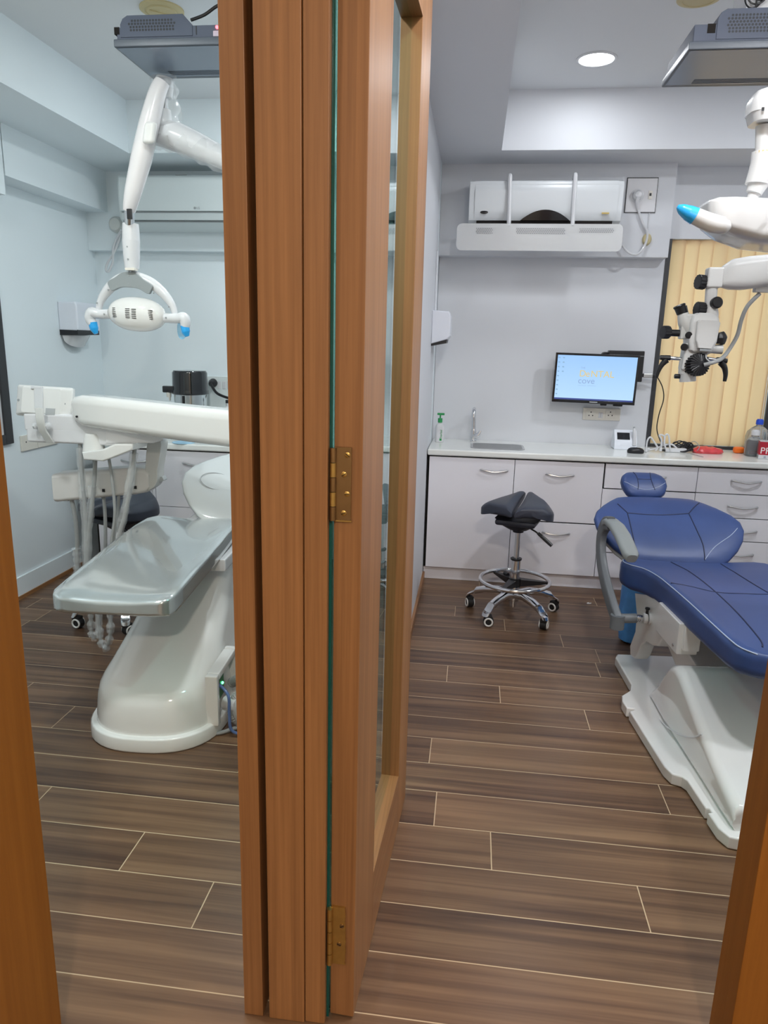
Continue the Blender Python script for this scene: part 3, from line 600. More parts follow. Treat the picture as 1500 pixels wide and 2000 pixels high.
def stxt(s, size, u, v, m, nm, sx_=1.0):
    t = text_bm(s, size, .0002, mc + ex * u + ez * v + ew * .0024, ex, ez)
    if sx_ != 1.0: bmesh.ops.scale(t, vec=(sx_, 1, 1), space=Matrix.Translation(-(mc + ex * u)), verts=t.verts[:])
    obj(nm, t, m, scr, smooth=0)
stxt('THE', .016, -.098, .062, SCR_GREY, 'lettering'); stxt('D', .058, -.104, .012, SCR_GOLD, 'lettering'); stxt('e', .058, -.064, .012, SCR_GOLD, 'lettering'); stxt('NTAL', .058, -.032, .012, SCR_GOLD, 'lettering'); stxt('cove', .056, -.108, -.032, SCR_GREY, 'lettering')
bm = B(); mbox(bm, -.105, -.052, -.046, -.0445, .0016, .0024); mbox(bm, -.045, .01, -.046, -.0445, .0016, .0024); obj('lettering', bm, SCR_GREY, scr, smooth=0)
for c_, n_i in ((-mw + .019, 9), (-mw + .047, 4)):
    for k in range(n_i):
        bm = B(); mbox(bm, c_, c_ + .012, mh - .035 - k * .029, mh - .027 - k * .029, .0016, .0022); obj('desktop_icon', bm, SCR_ICON, scr, smooth=0)
bm = B(); mbox(bm, -.022, .028, -mh + .006, -mh + .012, .004, .0055); obj('logo_strip', bm, LGREY, mo, smooth=0)
bm = B(); mbox(bm, .05, .09, -mh - .012, -mh + .002, -.02, -.004, .004); obj('control_pad', bm, BLACKP, mo)
bm = B(); mbox(bm, .13, .19, -mh - .012, -mh + .002, -.02, -.004, .004); obj('control_pad', bm, BLACKP, mo)
bm = B(); mbox(bm, -.06, .06, -.06, .06, -.06, -.03, .003); mbox(bm, -.035, .035, -.035, .035, -.148, -.06, .003); obj('wall_mount', bm, BLACKP, mo)
mp_ = thing('mini_computer', 'slim black box mounted behind the top right corner of the monitor', 'computer', (1.02, 4.86, 1.4))
a, b = at(1189, 684, 4.86), at(1252, 746, 4.86)
bm = B(); box(bm, a.x, b.x, 4.835, 4.90, b.z, a.z, bev=.006); obj('case', bm, BLACKP, mp_)
bm = B(); box(bm, a.x + .004, b.x - .004, 4.8335, 4.836, a.z - .034, a.z - .030); obj('case_seam', bm, GREYP, mp_)
bm = B(); tube(bm, [at(1190, 690, 4.86), at(1178, 690, 4.86), at(1172, 698, 4.84)], .007, 8); obj('cable', bm, BLACKP, mp_)
bm = B(); box(bm, (a.x + b.x) / 2 - .03, (a.x + b.x) / 2 + .03, 4.90, 4.949, b.z + .04, a.z - .02); obj('bracket', bm, BLACKP, mp_)
us = thing('cable_adapter', 'silver and black cable adapter plugged in at the right of the monitor', 'adapter', at(1262, 734, 4.87))
a, b = at(1257, 733, 4.87), at(1273, 735, 4.87)
bm = B(); obox(bm, (a + b) / 2, X, Y_, Z, .030, .008, .013, bev=.004); obj('adapter_body', bm, STEEL, us)
bm = B(); obox(bm, a - X * .010 , X, Y_, Z, .014, .008, .012, bev=.004); obj('adapter_end', bm, BLACKP, us)
bm = B(); obox(bm, b + X * .012, X, Y_, Z, .012, .007, .011, bev=.004); obj('adapter_end', bm, BLACKP, us)
bm = B(); tube(bm, [b + X * .02, at(1284, 737, 4.88), at(1294, 757, 4.90), at(1296, 780, 4.90), at(1287, 810, 4.90), at(1283, 838, 4.90), at(1290, 862, 4.87), at(1296, 868, 4.80)], .0035, 8); obj('cable', bm, BLACKP, us)
so = thing('socket_plate', 'wide cream socket plate on the back wall under the monitor', 'socket', at(1172, 807, 4.95))
a, b = at(1139, 796, 4.95), at(1210, 822, 4.95)
bm = B(); box(bm, a.x, b.x, 4.938, 4.9495, b.z, a.z, bev=.004); obj('plate', bm, CREAMP, so)
for k, px in enumerate((1154, 1192)):
    q = at(px, 809, 4.938); bm = B(); box(bm, q.x - .032, q.x + .032, 4.936, 4.9385, q.z - .03, q.z + .03, bev=.002)
    for dx, dz in ((0, .014), (-.012, -.008), (.012, -.008)): lathe(bm, (q.x + dx, 4.9365, q.z + dz), [(.0042, 0), (.0042, .0012), (0, .0013)], 10, (0, -1, 0), mi=1)
    obj('socket', bm, [CREAMP, BLACKP], so)
q = at(1173, 811, 4.938); bm = B(); box(bm, q.x - .014, q.x - .001, 4.935, 4.9385, q.z - .018, q.z + .018, bev=.002); box(bm, q.x + .001, q.x + .014, 4.935, 4.9385, q.z - .018, q.z + .018, bev=.002); obj('switch', bm, WPLAST, so)

# ---- things on the right worktop
def ctop(px, py): return on_z(px, py, CT)
p = ctop(1217, 876)
de = thing('apex_locator', 'small white desktop device with dark screen and white handset by the mouse', 'dental device', (p.x, p.y, CT))
bm = B(); prism(bm, [(-.06, 0), (.06, 0), (.06, .035), (.02, .12), (.0, .122), (-.052, .055)], (p.x - .07, p.y, CT + .001), Y_, Z, X, 0, .145, bev=.006, seg=2); obj('body', bm, mat('device_white', (0.76, 0.80, 0.86), 0.3), de)
n_ = Vector((0, -.067, .052)).normalized(); n_ = Vector((0, -.78, .62)).normalized(); up_ = Vector((0, .62, .78))
bm = B(); obox(bm, (p.x - .012, p.y - .030, CT + .084), X, up_, n_, .040, .026, .004, bev=.001); obj('display', bm, BLACKG, de)
bm = B(); tube(bm, [(p.x + .055, p.y - .055, CT + .03), (p.x + .053, p.y - .045, CT + .09), (p.x + .049, p.y - .035, CT + .138)], [.013, .012, .009], 12); obj('handset', bm, WPLAST, de)
bm = B(); cyl(bm, (p.x + .049, p.y - .035, CT + .138), (p.x + .0485, p.y - .034, CT + .148), .006); obj('handset_tip', bm, GREYP, de)
p = ctop(1241, 885); bm = B()
loft(bm, [[(p.x + u, p.y + v, CT + z) for u, v in sup(.052 * s, .031 * s, 2.3, 24)] for z, s in ((.001, .94), (.010, 1.0), (.020, .97), (.029, .82), (.035, .5), (.0365, .1))])
mm = obj('mouse_body', bm, BLACKP); t = thing('computer_mouse', 'black computer mouse on the right worktop in front of the white device', 'mouse', (p.x, p.y, CT)); mm.parent = t; mm.matrix_parent_inverse = WM[t.name].inverted()
bm = B(); cyl(bm, (p.x - .03, p.y - .004, CT + .031), (p.x - .03, p.y + .004, CT + .031), .006, n=14); obj('scroll_wheel', bm, GREYP, t)
# white leads and power strip, black leads, red pouch
a, b = ctop(1299, 882), ctop(1337, 884)
ps = thing('power_strip', 'white power strip lying on the worktop among white leads', 'power strip', ((a.x + b.x) / 2, a.y, CT))
bm = B(); obox(bm, ((a.x + b.x) / 2, (a.y + b.y) / 2, CT + .014), X, Y_, Z, .066, .024, .013, bev=.004); obj('strip_body', bm, WPLAST, ps)
bm = B(); obox(bm, (a.x - .01, a.y - .024, CT + .012), X, Y_, Z, .016, .004, .006); obj('strip_end', bm, BLACKP, ps)
for k, pts in enumerate(([(1262, 881), (1264, 862), (1270, 854), (1277, 862), (1284, 874), (1280, 880)], [(1290, 880), (1292, 860), (1288, 850), (1297, 852), (1298, 868), (1302, 880)], [(1296, 868), (1300, 850), (1306, 851), (1308, 870), (1310, 881)], [(1266, 880), (1280, 876), (1296, 870), (1312, 868), (1322, 876)])):
    P = [at(x, y, 4.66 + .02 * k) for x, y in pts]; P = [Vector((q.x, q.y, max(q.z, CT + .006))) for q in P]
    bm = B(); tube(bm, P, .0055, 8)
    obox(bm, P[0] + Z * .006, X, Y_, Z, .008, .008, .010, bev=.003)
    tag(obj('white_lead', bm, WPLAST), ['white looped lead nearest the computer mouse, plug lying on worktop', 'tall white looped lead beside the power strip', 'second white loop standing right beside the power strip', 'white lead lying flat behind the power strip'][k], 'cable', 'white leads on the right worktop')
for k, (cx_, cy_, rr_, lab) in enumerate(((1330, 868, .055, 'coil of black leads nearest the window on the worktop'), (1338, 874, .045, 'smaller coil of black leads touching the power strip'))):
    q = at(cx_, cy_, 4.78 - .06 * k); bm = B(); pts = []
    for i in range(40):
        th = i * .62; pts.append((q.x + rr_ * (1 + .12 * math.sin(i * 1.7)) * math.cos(th), q.y + .45 * rr_ * math.sin(th), CT + .008 + .028 * (1 + math.sin(th + .6 * k)) * (.6 + .4 * math.sin(i))))
    tube(bm, pts, .0042, 6, 4); tag(obj('black_lead_coil', bm, BLACKP), lab, 'cable', 'black leads on the right worktop')
q = at(1382, 876, 4.74); bm = B()
loft(bm, [[(q.x + u, 4.74 + v, CT + .001 + z) for u, v in sup(.098 * s, .05 * s, 2.6, 30)] for z, s in ((0, .9), (.012, 1.0), (.026, .9), (.037, .62), (.041, .2))])
for v in bm.verts: v.co.z += .004 * math.sin(v.co.x * 140) * (v.co.z - CT > .01)
tag(obj('red_pouch', bm, mat('red_film', (0.62, 0.05, 0.06), 0.2, noise=.35, nscale=30, coat=.4)), 'crumpled red plastic pouch lying on the worktop below the blind', 'pouch')
bm = B(); tube(bm, [at(1344, 868, 4.76), at(1356, 862, 4.74), at(1366, 872, 4.70), at(1362, 880, 4.70)], .0022, 6); tube(bm, [(at(1352, 884, 4.62).x, 4.66, CT + .004), (at(1366, 892, 4.55).x, 4.58, CT + .004), (at(1376, 897, 4.5).x, 4.53, CT + .004)], .0022, 6)
tag(obj('thin_wire', bm, HOSE), 'thin loose wire lying in front of the red pouch', 'wire')
p = ctop(1444, 886); bm = B(); obox(bm, (p.x, p.y + .02, CT + .021), X, Y_, Z, .032, .022, .020, bev=.012, seg=3); tag(obj('orange_cap', bm, ORANGE), 'small rounded orange object on the worktop left of the white vial', 'small object')
bm = B(); obox(bm, (p.x + .042, p.y - .005, CT + .014), X, Y_, Z, .014, .012, .013, bev=.004); tag(obj('violet_clip', bm, VIOLET), 'small violet block beside the orange object', 'small object')
p = ctop(1466, 888)
vi = thing('vial_box', 'small upright white vial with a red band in front of the clear jugs', 'vial', (p.x, p.y, CT))
bm = B(); obox(bm, (p.x, p.y, CT + .046), X, Y_, Z, .026, .018, .045, bev=.003); obj('vial_body', bm, mat('vial_clear_white', (0.66, 0.69, 0.68), 0.15), vi)
bm = B(); obox(bm, (p.x + .002, p.y - .0185, CT + .018), X, Y_, Z, .021, .001, .012); obj('red_band', bm, REDM, vi)
def jug(name, label, x, y, prof, body, capm, caplab):
    t = thing(name, label, 'jug', (x, y, CT))
    bm = B(); loft(bm, [[(x + u, y + v, CT + z) for u, v in rr(w, w * .85, w * .45)] for z, w in prof]); obj('jug_body', bm, body, t)
    w, z = prof[-1][1], prof[-1][0]
    bm = B(); lathe(bm, (x, y, CT + z), [(w + .006, 0), (w + .006, .024), (w, .034), (0, .035)], 22); obj('cap', bm, capm, t)
p = at(1485, 818, 4.83); jug('water_jug', 'tall clear jug with a blue cap in front of the window', p.x, 4.83, [(.001, .06), (.008, .066), (.11, .066), (.14, .058), (.165, .035), (.178, .017), (.186, .016)], CLEARP, BLUECAP, '')
p = at(1475, 850, 4.70); jug('spray_bottle', 'white-topped clear bottle between the blue-capped jug and the vial', p.x, 4.70, [(.001, .042), (.006, .046), (.085, .046), (.105, .036), (.122, .020), (.13, .019)], CLEARP, WPLAST, '')
p = at(1500, 882, 4.58)
pb = thing('product_box', 'red and white carton with large white lettering at the right worktop edge', 'box', (p.x + .06, 4.60, CT))
pa = at(1482, 885, 4.57); eu = Vector((.97, -.24, 0)).normalized(); ev = Vector((.24, .97, 0)).normalized()
c = Vector((pa.x, pa.y, 0)) + eu * .11 + ev * .04
bm = B(); obox(bm, (c.x, c.y, CT + .055), eu, ev, Z, .11, .04, .054, bev=.001); obj('carton', bm, WPLAST, pb)
bm = B(); obox(bm, (c.x, c.y, CT + .066), eu, ev, Z, .1105, .0405, .040); bx = obj('red_panel', bm, mat('carton_red', (0.42, 0.02, 0.04), 0.35), pb)
o_ = Vector((c.x, c.y, 0)) - eu * .105 - ev * .0412 + Z * (CT + .034); bm = text_bm('PREMIUM', .055, .0004, o_, eu, Z); obj('lettering', bm, WTEXT, bx, smooth=0)
bm = B()
for k in range(3): obox(bm, (c.x, c.y, 0) if False else Vector((c.x, c.y, CT + .013)) - eu * (.075 - .03 * k) - ev * .0405, eu, ev, Z, .006, .0006, .006)
obj('printed_marks', bm, TEXTG, pb)

# ---- saddle stool
def saddle_stool(label, group):
    t = thing('saddle_stool', label, 'stool', (0, 0, 0), 0, group)
    K = dict(local=True)
    bm = B(); lathe(bm, (0, 0, 0.085), [(.03, 0), (.034, .01), (.034, .04), (.028, .05), (0, .05)], 24); lathe(bm, (0, 0, .05), [(.022, 0), (.022, .04)], 16)
    hub = obj('hub', bm, CHROME, t, **K)
    for k in range(5):
        a = 2 * math.pi * k / 5 + math.radians(-39); d = Vector((math.cos(a), math.sin(a), 0)); s = Vector((-d.y, d.x, 0))
        bm = B(); st = [(.02, .122, .026, .024), (.09, .136, .025, .022), (.17, .124, .023, .020), (.225, .106, .023, .020), (.258, .088, .024, .022), (.27, .070, .022, .018)]
        loft(bm, [[d * r + Z * z + s * u + (Z * v if i < 4 else (Z * .5 - d * .8).normalized() * v) for u, v in sup(w, h, 2.6, 14)] for i, (r, z, w, h) in enumerate(st)]); lg = obj('leg', bm, CHROME, t, **K)
        ca = a + 2.2; cd = Vector((math.cos(ca), math.sin(ca), 0)); cs = Vector((-cd.y, cd.x, 0)); o = d * .262 + cd * .012 + Z * .030
        bm = B(); cyl(bm, d * .262 + Z * .05, d * .262 + Z * .072, .006); lathe(bm, o - cs * .020, [(.0, 0), (.024, .001), (.029, .006), (.029, .034), (.024, .039), (0, .04)], 22, cs)
        obox(bm, o + Z * .024 + cd * -.004, cd, cs, Z, .022, .019, .013, bev=.006); cw = obj('caster', bm, RUBBER, lg, **K)
        bm = B()
        for sg in (-1, 1): torus(bm, o + cs * sg * .0195, .021, .0048, cs, 26, 8)
        obj('caster_ring', bm, CASTW, lg, **K)
    bm = B(); cyl(bm, (0, 0, .125), (0, 0, .33), .0265, n=24); obj('outer_column', bm, CHROME, t, **K)
    bm = B(); lathe(bm, (0, 0, .325), [(.028, 0), (.032, .004), (.032, .012), (.02, .016)], 24); obj('column_collar', bm, BLACKP, t, **K)
    bm = B(); cyl(bm, (0, 0, .33), (0, 0, .50), .0155, n=20); lathe(bm, (0, 0, .395), [(.0165, 0), (.0165, .018)], 20); obj('gas_lift', bm, STEEL, t, **K)
    bm = B(); torus(bm, (0, 0, .205), .195, .0115, n=56, m=12); obj('foot_ring', bm, CHROME, t, **K)
    bm = B(); lathe(bm, (0, 0, .17), [(.034, 0), (.034, .05), (.028, .052)], 22)
    for k in range(3):
        a = 2 * math.pi * k / 3 + .35; d = Vector((math.cos(a), math.sin(a), 0)); s = Vector((-d.y, d.x, 0))
        loft(bm, [[d * r + s * u + Z * (.195 + v) for u, v in ((w, h), (-w, h), (-w, -h), (w, -h))] for r, w, h in ((.03, .024, .02), (.19, .008, .006))])
    cyl(bm, (-.05, .05, .215), (-.075, .075, .215), .011)
    obj('ring_spider', bm, BLACKP, t, **K)
    bm = B(); lathe(bm, (0, 0, .49), [(.03, 0), (.034, .03), (.06, .045), (0, .046)], 24); obox(bm, (0, -.02, .56), X, Y_, Z, .11, .10, .016, bev=.012)
    loft(bm, [[(u, v, z) for u, v in rr(w, h, .04)] for z, w, h in ((.505, .05, .045), (.535, .09, .08), (.575, .12, .11))]); obj('seat_pan', bm, SEATK, t, **K)
    for sg in (-1, 1):                                              # two halves of the saddle, split by a gap
        bm = B(); rings = []                                        # wide rounded end at -y, raised narrow pommel at +y
        for i in range(25):
            f = i / 24; y = -.175 + .36 * f
            e = max(1e-3, 1 - abs(2 * f - 1) ** 4) ** .5
            w = (.205 - .085 * f ** 1.3) * (.55 + .45 * e); inner = .007 + .004 * math.sin(math.pi * f)
            th = .036 * (.35 + .65 * e); ring = []
            for u, v in rr(.5, .5, .26, 5):
                q = u + .5; x = inner + w * q
                z = .620 + .050 * f ** 1.5 + (1 - f) * .028 * math.sin(math.pi * min(q * .75, 1)) - .060 * f * q ** 2 - .020 * q ** 3
                ring.append((sg * x, y + .03 * (1 - f) * q, z + 2 * th * v))
            rings.append(ring)
        loft(bm, rings); obj('saddle_half', bm, SEATG, t, smooth=60, **K)
    bm = B(); tube(bm, [(.05, -.03, .535), (.10, -.04, .515), (.13, -.045, .497)], .005, 8); obj('lever', bm, BLACKP, t, **K)
    bm = B(); tube(bm, [(.118, -.043, .507), (.16, -.05, .478), (.20, -.06, .450)], [.009, .011, .010], 10); obj('lever_grip', bm, BLACKP, t, **K)
    return t
SG = 'saddle stools'
stool = saddle_stool('dark saddle stool with chrome base and foot ring before the white cabinets', SG)
stool.location = (0.287, 3.915, 0); stool.rotation_euler = (0, 0, math.radians(-15))
def copy_tree(o, parent=None):
    c = o.copy(); COL.objects.link(c)
    if parent is not None: c.parent = parent; c.matrix_parent_inverse = o.matrix_parent_inverse.copy()
    for ch in list(o.children): copy_tree(ch, c)
    return c
st2 = copy_tree(stool); st2['label'] = 'dark saddle stool in the left room behind the hanging grey hoses'
st2.location = (-1.83, 3.47, 0); st2.rotation_euler = (0, 0, math.radians(-25))
bm = B(); prism(bm, [(0, 0), (.02, .004), (.03, .016), (.016, .012), (.012, .022), (.002, .012)], (on_z(1146, 1180, 0).x, on_z(1146, 1180, 0).y, .001), X, Y_, Z, 0, .004); tag(obj('paper_scrap', bm, PAPER), 'tiny white paper scrap on the floor right of the stool', 'paper scrap')

# ---- navy dental chair (local frame: x across, -y towards the foot end)
CO, CTH = Vector((1.0, 3.35, 0)), math.radians(5)
dc = thing('dental_chair', 'navy leather dental chair with white base in the right room', 'dental chair', CO, CTH)
MC = WM[dc.name]; MCI = MC.inverted()
K = dict(local=True)
def lplane(px, py, o, n):                     # ray against a plane given in chair coordinates
    C_ = MCI @ CAMP; d = MCI.to_3x3() @ ray(px, py); o, n = Vector(o), Vector(n); return C_ + d * ((o - C_).dot(n) / d.dot(n))
# base plinth
lft = [(-.235, .02), (-.254, -.02), (-.262, -.30), (-.285, -.36), (-.335, -.41), (-.347, -.46), (-.345, -.518), (-.318, -.522), (-.318, -.532), (-.341, -.545), (-.334, -.94), (-.322, -.985), (-.292, -1.0), (-.282, -1.02), (-.279, -1.17), (-.268, -1.172), (-.268, -1.192), (-.281, -1.195), (-.279, -1.27), (-.262, -1.31), (-.22, -1.322)]
poly = lft + [(-x, y) for x, y in reversed(lft)]
bm = B(); prism(bm, poly, (0, 0, 0), X, Y_, Z, .001, .046, bev=.007, seg=3); obj('base_plate', bm, GLOSSW, dc, **K)
# hood
def hood_sec(y, z, hw, r=.034):
    zb = .038; h = max(z - zb, .012) / 2; return [(u * (1 - .02 * max(0, v) / max(h, .02)), y, zb + h + v) for u, v in rr(hw, h, min(r, h * .9), 5)]
st = [(-.40, .05, .215), (-.44, .10, .222), (-.515, .17, .228), (-.575, .25, .232), (-.62, .295, .234), (-.67, .313, .235), (-.72, .308, .236), (-.845, .258, .238), (-.99, .20, .240), (-1.10, .165, .243), (-1.20, .145, .246), (-1.262, .132, .246), (-1.282, .105, .243)]
bm = B(); loft(bm, [hood_sec(*s) for s in st]); hd = obj('hood', bm, GLOSSW, dc, smooth=50, **K)
bm = B(); P = [lplane(px, py, (-.2405, 0, 0), (1, 0, 0)) for px, py in ((1262, 1372), (1280, 1398), (1308, 1424), (1335, 1438), (1355, 1440), (1370, 1434))]
tube(bm, [(-.2395 + .006 * 0, p.y, p.z) for p in P], .0028, 6); obj('panel_seam', bm, WPLAST, hd, local=True)
# lifting link and seat bracket
bm = B()
for s0 in (-1,): pass
prism(bm, [(-.27, .25), (-.36, .33), (-.66, .29), (-.70, .20), (-.5, .17)], (0, 0, 0), Y_, Z, X, -.13, .17, bev=.012); obj('lift_link', bm, GLOSSW, dc, **K)
bm = B(); pts = [(-.04, .385), (-.10, .30), (-.105, .22), (-.055, .125), (-.075, .085), (-.13, .092), (-.165, .125), (-.20, .19), (-.265, .235), (-.34, .25), (-.40, .275), (-.44, .33), (-.66, .37), (-.66, .47), (-.45, .50), (-.25, .45)]
prism(bm, pts, (0, 0, 0), Y_, Z, X, -.205, -.14, bev=.008); prism(bm, pts, (0, 0, 0), Y_, Z, X, .24, .30, bev=.008); box(bm, -.15, .25, -.60, -.10, .40, .47, bev=.006); obj('seat_bracket', bm, GLOSSW, dc, **K)
bm = B(); box(bm, -.222, -.14, -.64, -.40, .345, .475, bev=.006); lathe(bm, (-.223, -.605, .372), [(.006, 0), (.006, .002), (0, .003)], 12, (-1, 0, 0), mi=1); obj('side_cover', bm, [GLOSSW, STEEL], dc, **K)
# seat cushion
SCX = .07
def dens(sec, L=.035):
    out = []
    for i, p in enumerate(sec):
        q = sec[(i + 1) % len(sec)]; n = max(1, int(round(math.dist(p, q) / L)))
        out += [(p[0] + (q[0] - p[0]) * k / n, p[1] + (q[1] - p[1]) * k / n) for k in range(n)]
    return out
SEC = dens(rr(1, 1, .5, 5), .2)
def seat_sec(y, left, zt, th, r=.032):
    hw = SCX - left; r = min(r, th * .42); out = []
    for u, v in SEC:
        uu = math.copysign(hw - r + (abs(u) - .5) * 2 * r, u) if abs(u) > .5 else u * 2 * (hw - r)
        vv = math.copysign(th / 2 - r + (abs(v) - .5) * 2 * r, v) if abs(v) > .5 else v * 2 * (th / 2 - r)
        out.append((SCX + uu, y, zt - th / 2 + vv + (.012 * (uu / hw) ** 2 if v > .4 else 0)))
    return out
ss = [(.035, -.19, .515, .05), (.02, -.245, .528, .085), (-.01, -.275, .533, .105), (-.06, -.285, .537, .112), (-.12, -.272, .542, .116), (-.19, -.235, .548, .115), (-.30, -.213, .552, .112), (-.45, -.208, .556, .11), (-.65, -.207, .560, .105), (-.85, -.210, .563, .10), (-1.0, -.212, .566, .096), (-1.07, -.205, .566, .09), (-1.115, -.17, .563, .08), (-1.14, -.11, .555, .06), (-1.148, -.05, .548, .035)]
bm = B(); loft(bm, [seat_sec(*s) for s in ss]); seat = obj('seat', bm, NAVY, dc, smooth=60, **K)
def seat_top(x, y):
    s = sorted(ss, key=lambda q: q[0])
    for a, b in zip(s, s[1:]):
        if a[0] <= y <= b[0]:
            f = (y - a[0]) / (b[0] - a[0]); zt = a[2] + (b[2] - a[2]) * f; l = a[1] + (b[1] - a[1]) * f; return zt + .012 * ((x - SCX) / (SCX - l)) ** 2
    return .55
def top_line(pts, r, m, nm, par, dz=0.0):
    bm = B(); tube(bm, [(x, y, seat_top(x, y) + dz) for x, y in [tuple(p)[:2] for p in spline([(a, b, 0) for a, b in pts], 6)]], r, 6, smooth=False); obj(nm, bm, m, par, **K)
sl = [(-.045, -.02), (-.032, -.2), (-.035, -.45), (-.06, -.75), (-.10, -1.0), (-.125, -1.07)]
top_line(sl, .0032, NAVYD, 'seam', seat); top_line([(2 * SCX - x, y) for x, y in sl], .0032, NAVYD, 'seam', seat)
top_line([(-.19, -.42), (-.12, -.445), (-.035, -.50), (.07, -.50), (.175, -.50), (.26, -.445), (.33, -.42)], .003, NAVYD, 'seam', seat)
for sg in (0, 1):
    P = []
    for s in ss[2:13]:
        hw = SCX - s[1]; x = SCX - (hw - .010) if sg == 0 else SCX + (hw - .010)
        P.append((x, s[0], s[2] + .012 * ((hw - .01) / hw) ** 2 - .0075))
    bm = B(); tube(bm, P, .0022, 6); obj('stitching', bm, STITCH, seat, **K)
# backrest
BT, BNRM, BO = Vector((0, .886, .464)), Vector((0, -.464, .886)), Vector((0, .0, .50))
def bp(s, t, n): return Vector((s, 0, 0)) + BO + BT * t + BNRM * n
bs = [(0.0, .17, .03), (.012, .21, .06), (.04, .245, .085), (.09, .295, .095), (.15, .335, .10), (.21, .357, .10), (.27, .358, .10), (.33, .335, .10), (.39, .29, .098), (.44, .243, .092), (.475, .205, .078), (.495, .165, .05), (.502, .13, .025)]
def back_sec(t, hw, th, off=0.0, k=1.0):
    return [bp(u, t, off + v * (1 - .35 * abs(u / hw) ** 2) + .055 * (u / .36) ** 2) for u, v in sup(hw * k, th / 2, 3.2, 40)]
bm = B(); loft(bm, [back_sec(*b) for b in bs]); back = obj('backrest', bm, NAVY, dc, smooth=70, **K)
bm = B(); loft(bm, [back_sec(b[0], b[1], b[2] * .7, -.035, .95) for b in bs]); obj('backrest_shell', bm, WPLAST, dc, smooth=70, **K)
def back_surf(s, t):
    for a, b in zip(bs, bs[1:]):
        if a[0] <= t <= b[0]:
            f = (t - a[0]) / (b[0] - a[0]); hw = a[1] + (b[1] - a[1]) * f; th = a[2] + (b[2] - a[2]) * f
            q = min(abs(s) / hw, .999); v = th / 2 * (1 - q ** 3.2) ** (1 / 3.2); return bp(s, t, v * (1 - .35 * q * q) + .055 * (s / .36) ** 2)
    return bp(s, t, .05)
def bpx(px, py):
    p = lplane(px, py, BO + BNRM * .05, BNRM); return p.x, min(max((p - BO).dot(BT), .005), .498)
def back_line(pp, r=.003, m=NAVYD, nm='seam'):
    P = spline([(*bpx(*p), 0) for p in pp], 8) if len(pp) > 2 else [Vector((*bpx(*pp[0]), 0)).lerp(Vector((*bpx(*pp[1]), 0)), i / 10) for i in range(11)]
    bm = B(); tube(bm, [back_surf(p.x, p.y) for p in P], r, 6, smooth=False); obj(nm, bm, m, back, **K)
back_line([(1206, 985), (1217, 996), (1225, 1004)]); back_line([(1366, 981), (1354, 993), (1345, 1004)])
back_line([(1225, 1004), (1285, 1006), (1345, 1004)]); back_line([(1225, 1004), (1231, 1030), (1238, 1060), (1245, 1089)]); back_line([(1345, 1004), (1361, 1038), (1373, 1065), (1378, 1090)])
back_line([(1378, 1090), (1396, 1069), (1425, 1050), (1438, 1037)], .0018, STITCH, 'stitching')
# headrest
HO = Vector((-.03, .535, .785)); HT = Vector((0, .80, .60)); HN = Vector((0, -.60, .80))
hs = [(-.088, .05, .02), (-.08, .078, .05), (-.06, .102, .074), (-.02, .118, .086), (.02, .119, .088), (.05, .108, .08), (.075, .086, .062), (.088, .06, .036), (.092, .03, .014)]
bm = B(); loft(bm, [[HO + X * u + HT * t + HN * (v + .02 * (u / .12) ** 2) for u, v in sup(hw, th / 2, 2.7, 30)] for t, hw, th in hs]); hr = obj('headrest', bm, NAVY, dc, smooth=70, **K)
def hsurf(u, t):
    for a, b in zip(hs, hs[1:]):
        if a[0] <= t <= b[0]:
            f = (t - a[0]) / (b[0] - a[0]); hw = a[1] + (b[1] - a[1]) * f; th = a[2] + (b[2] - a[2]) * f; q = min(abs(u) / hw, .999)
            return HO + X * u + HT * t + HN * (th / 2 * (1 - q ** 2.7) ** (1 / 2.7) + .02 * (u / .12) ** 2)
for sg in (-1, 1):
    bm = B(); tube(bm, [hsurf(sg * (.036 + .10 * (t_ - .01) ** 2 * 20), t_) for t_ in [-.055 + .13 * i / 14 for i in range(15)]], .0022, 6, smooth=False); obj('seam', bm, NAVYD, hr, **K)
bm = B(); tube(bm, [hsurf(-.036 + .072 * i / 8, .015) for i in range(9)], .002, 6, smooth=False); obj('seam', bm, NAVYD, hr, **K)
bm = B(); tube(bm, [hsurf(-.108 + .216 * i / 24, -.066 + .05 * (2 * i / 24 - 1) ** 2 + .012) for i in range(25)], .0016, 6, smooth=False); obj('stitching', bm, STITCH, hr, **K)
bm = B(); box(bm, -.06, 0, .42, .56, .66, .74, bev=.01); obj('headrest_mount', bm, LGREY, dc, **K)
# armrest
bm = B()
pth = [(-.345, -.276, .335), (-.350, -.20, .375), (-.352, -.08, .435), (-.350, .03, .505), (-.347, .085, .575), (-.343, .095, .64), (-.338, .06, .69), (-.333, .0, .707)]
Pp = spline(pth, 8); rg = []
for i, p in enumerate(Pp):
    d = (Pp[min(i + 1, len(Pp) - 1)] - Pp[max(i - 1, 0)]).normalized(); a = X; b = d.cross(a).normalized(); w = .018; h = .032 + .004 * math.sin(i / len(Pp) * 3)
    rg.append([p + a * u + b * v for u, v in sup(w, h, 5, 20)])
loft(bm, rg); ab = obj('armrest', bm, ARMG, dc, smooth=50, **K)
bm = B(); pth = [(-.336, .09, .66, .016), (-.334, .065, .695, .026), (-.33, .02, .712, .034), (-.325, -.06, .708, .036), (-.322, -.15, .688, .036), (-.32, -.24, .655, .036), (-.319, -.285, .636, .033), (-.319, -.30, .628, .022)]
rg = []
for i, (x, y, z, w) in enumerate(pth):
    a, b = pth[max(i - 1, 0)], pth[min(i + 1, len(pth) - 1)]; d = (Vector(b[:3]) - Vector(a[:3])).normalized(); n_ = d.cross(X).normalized()
    rg.append([Vector((x, y, z)) + X * u + n_ * v for u, v in sup(w, .017 if i < 6 else .022, 3, 18)])
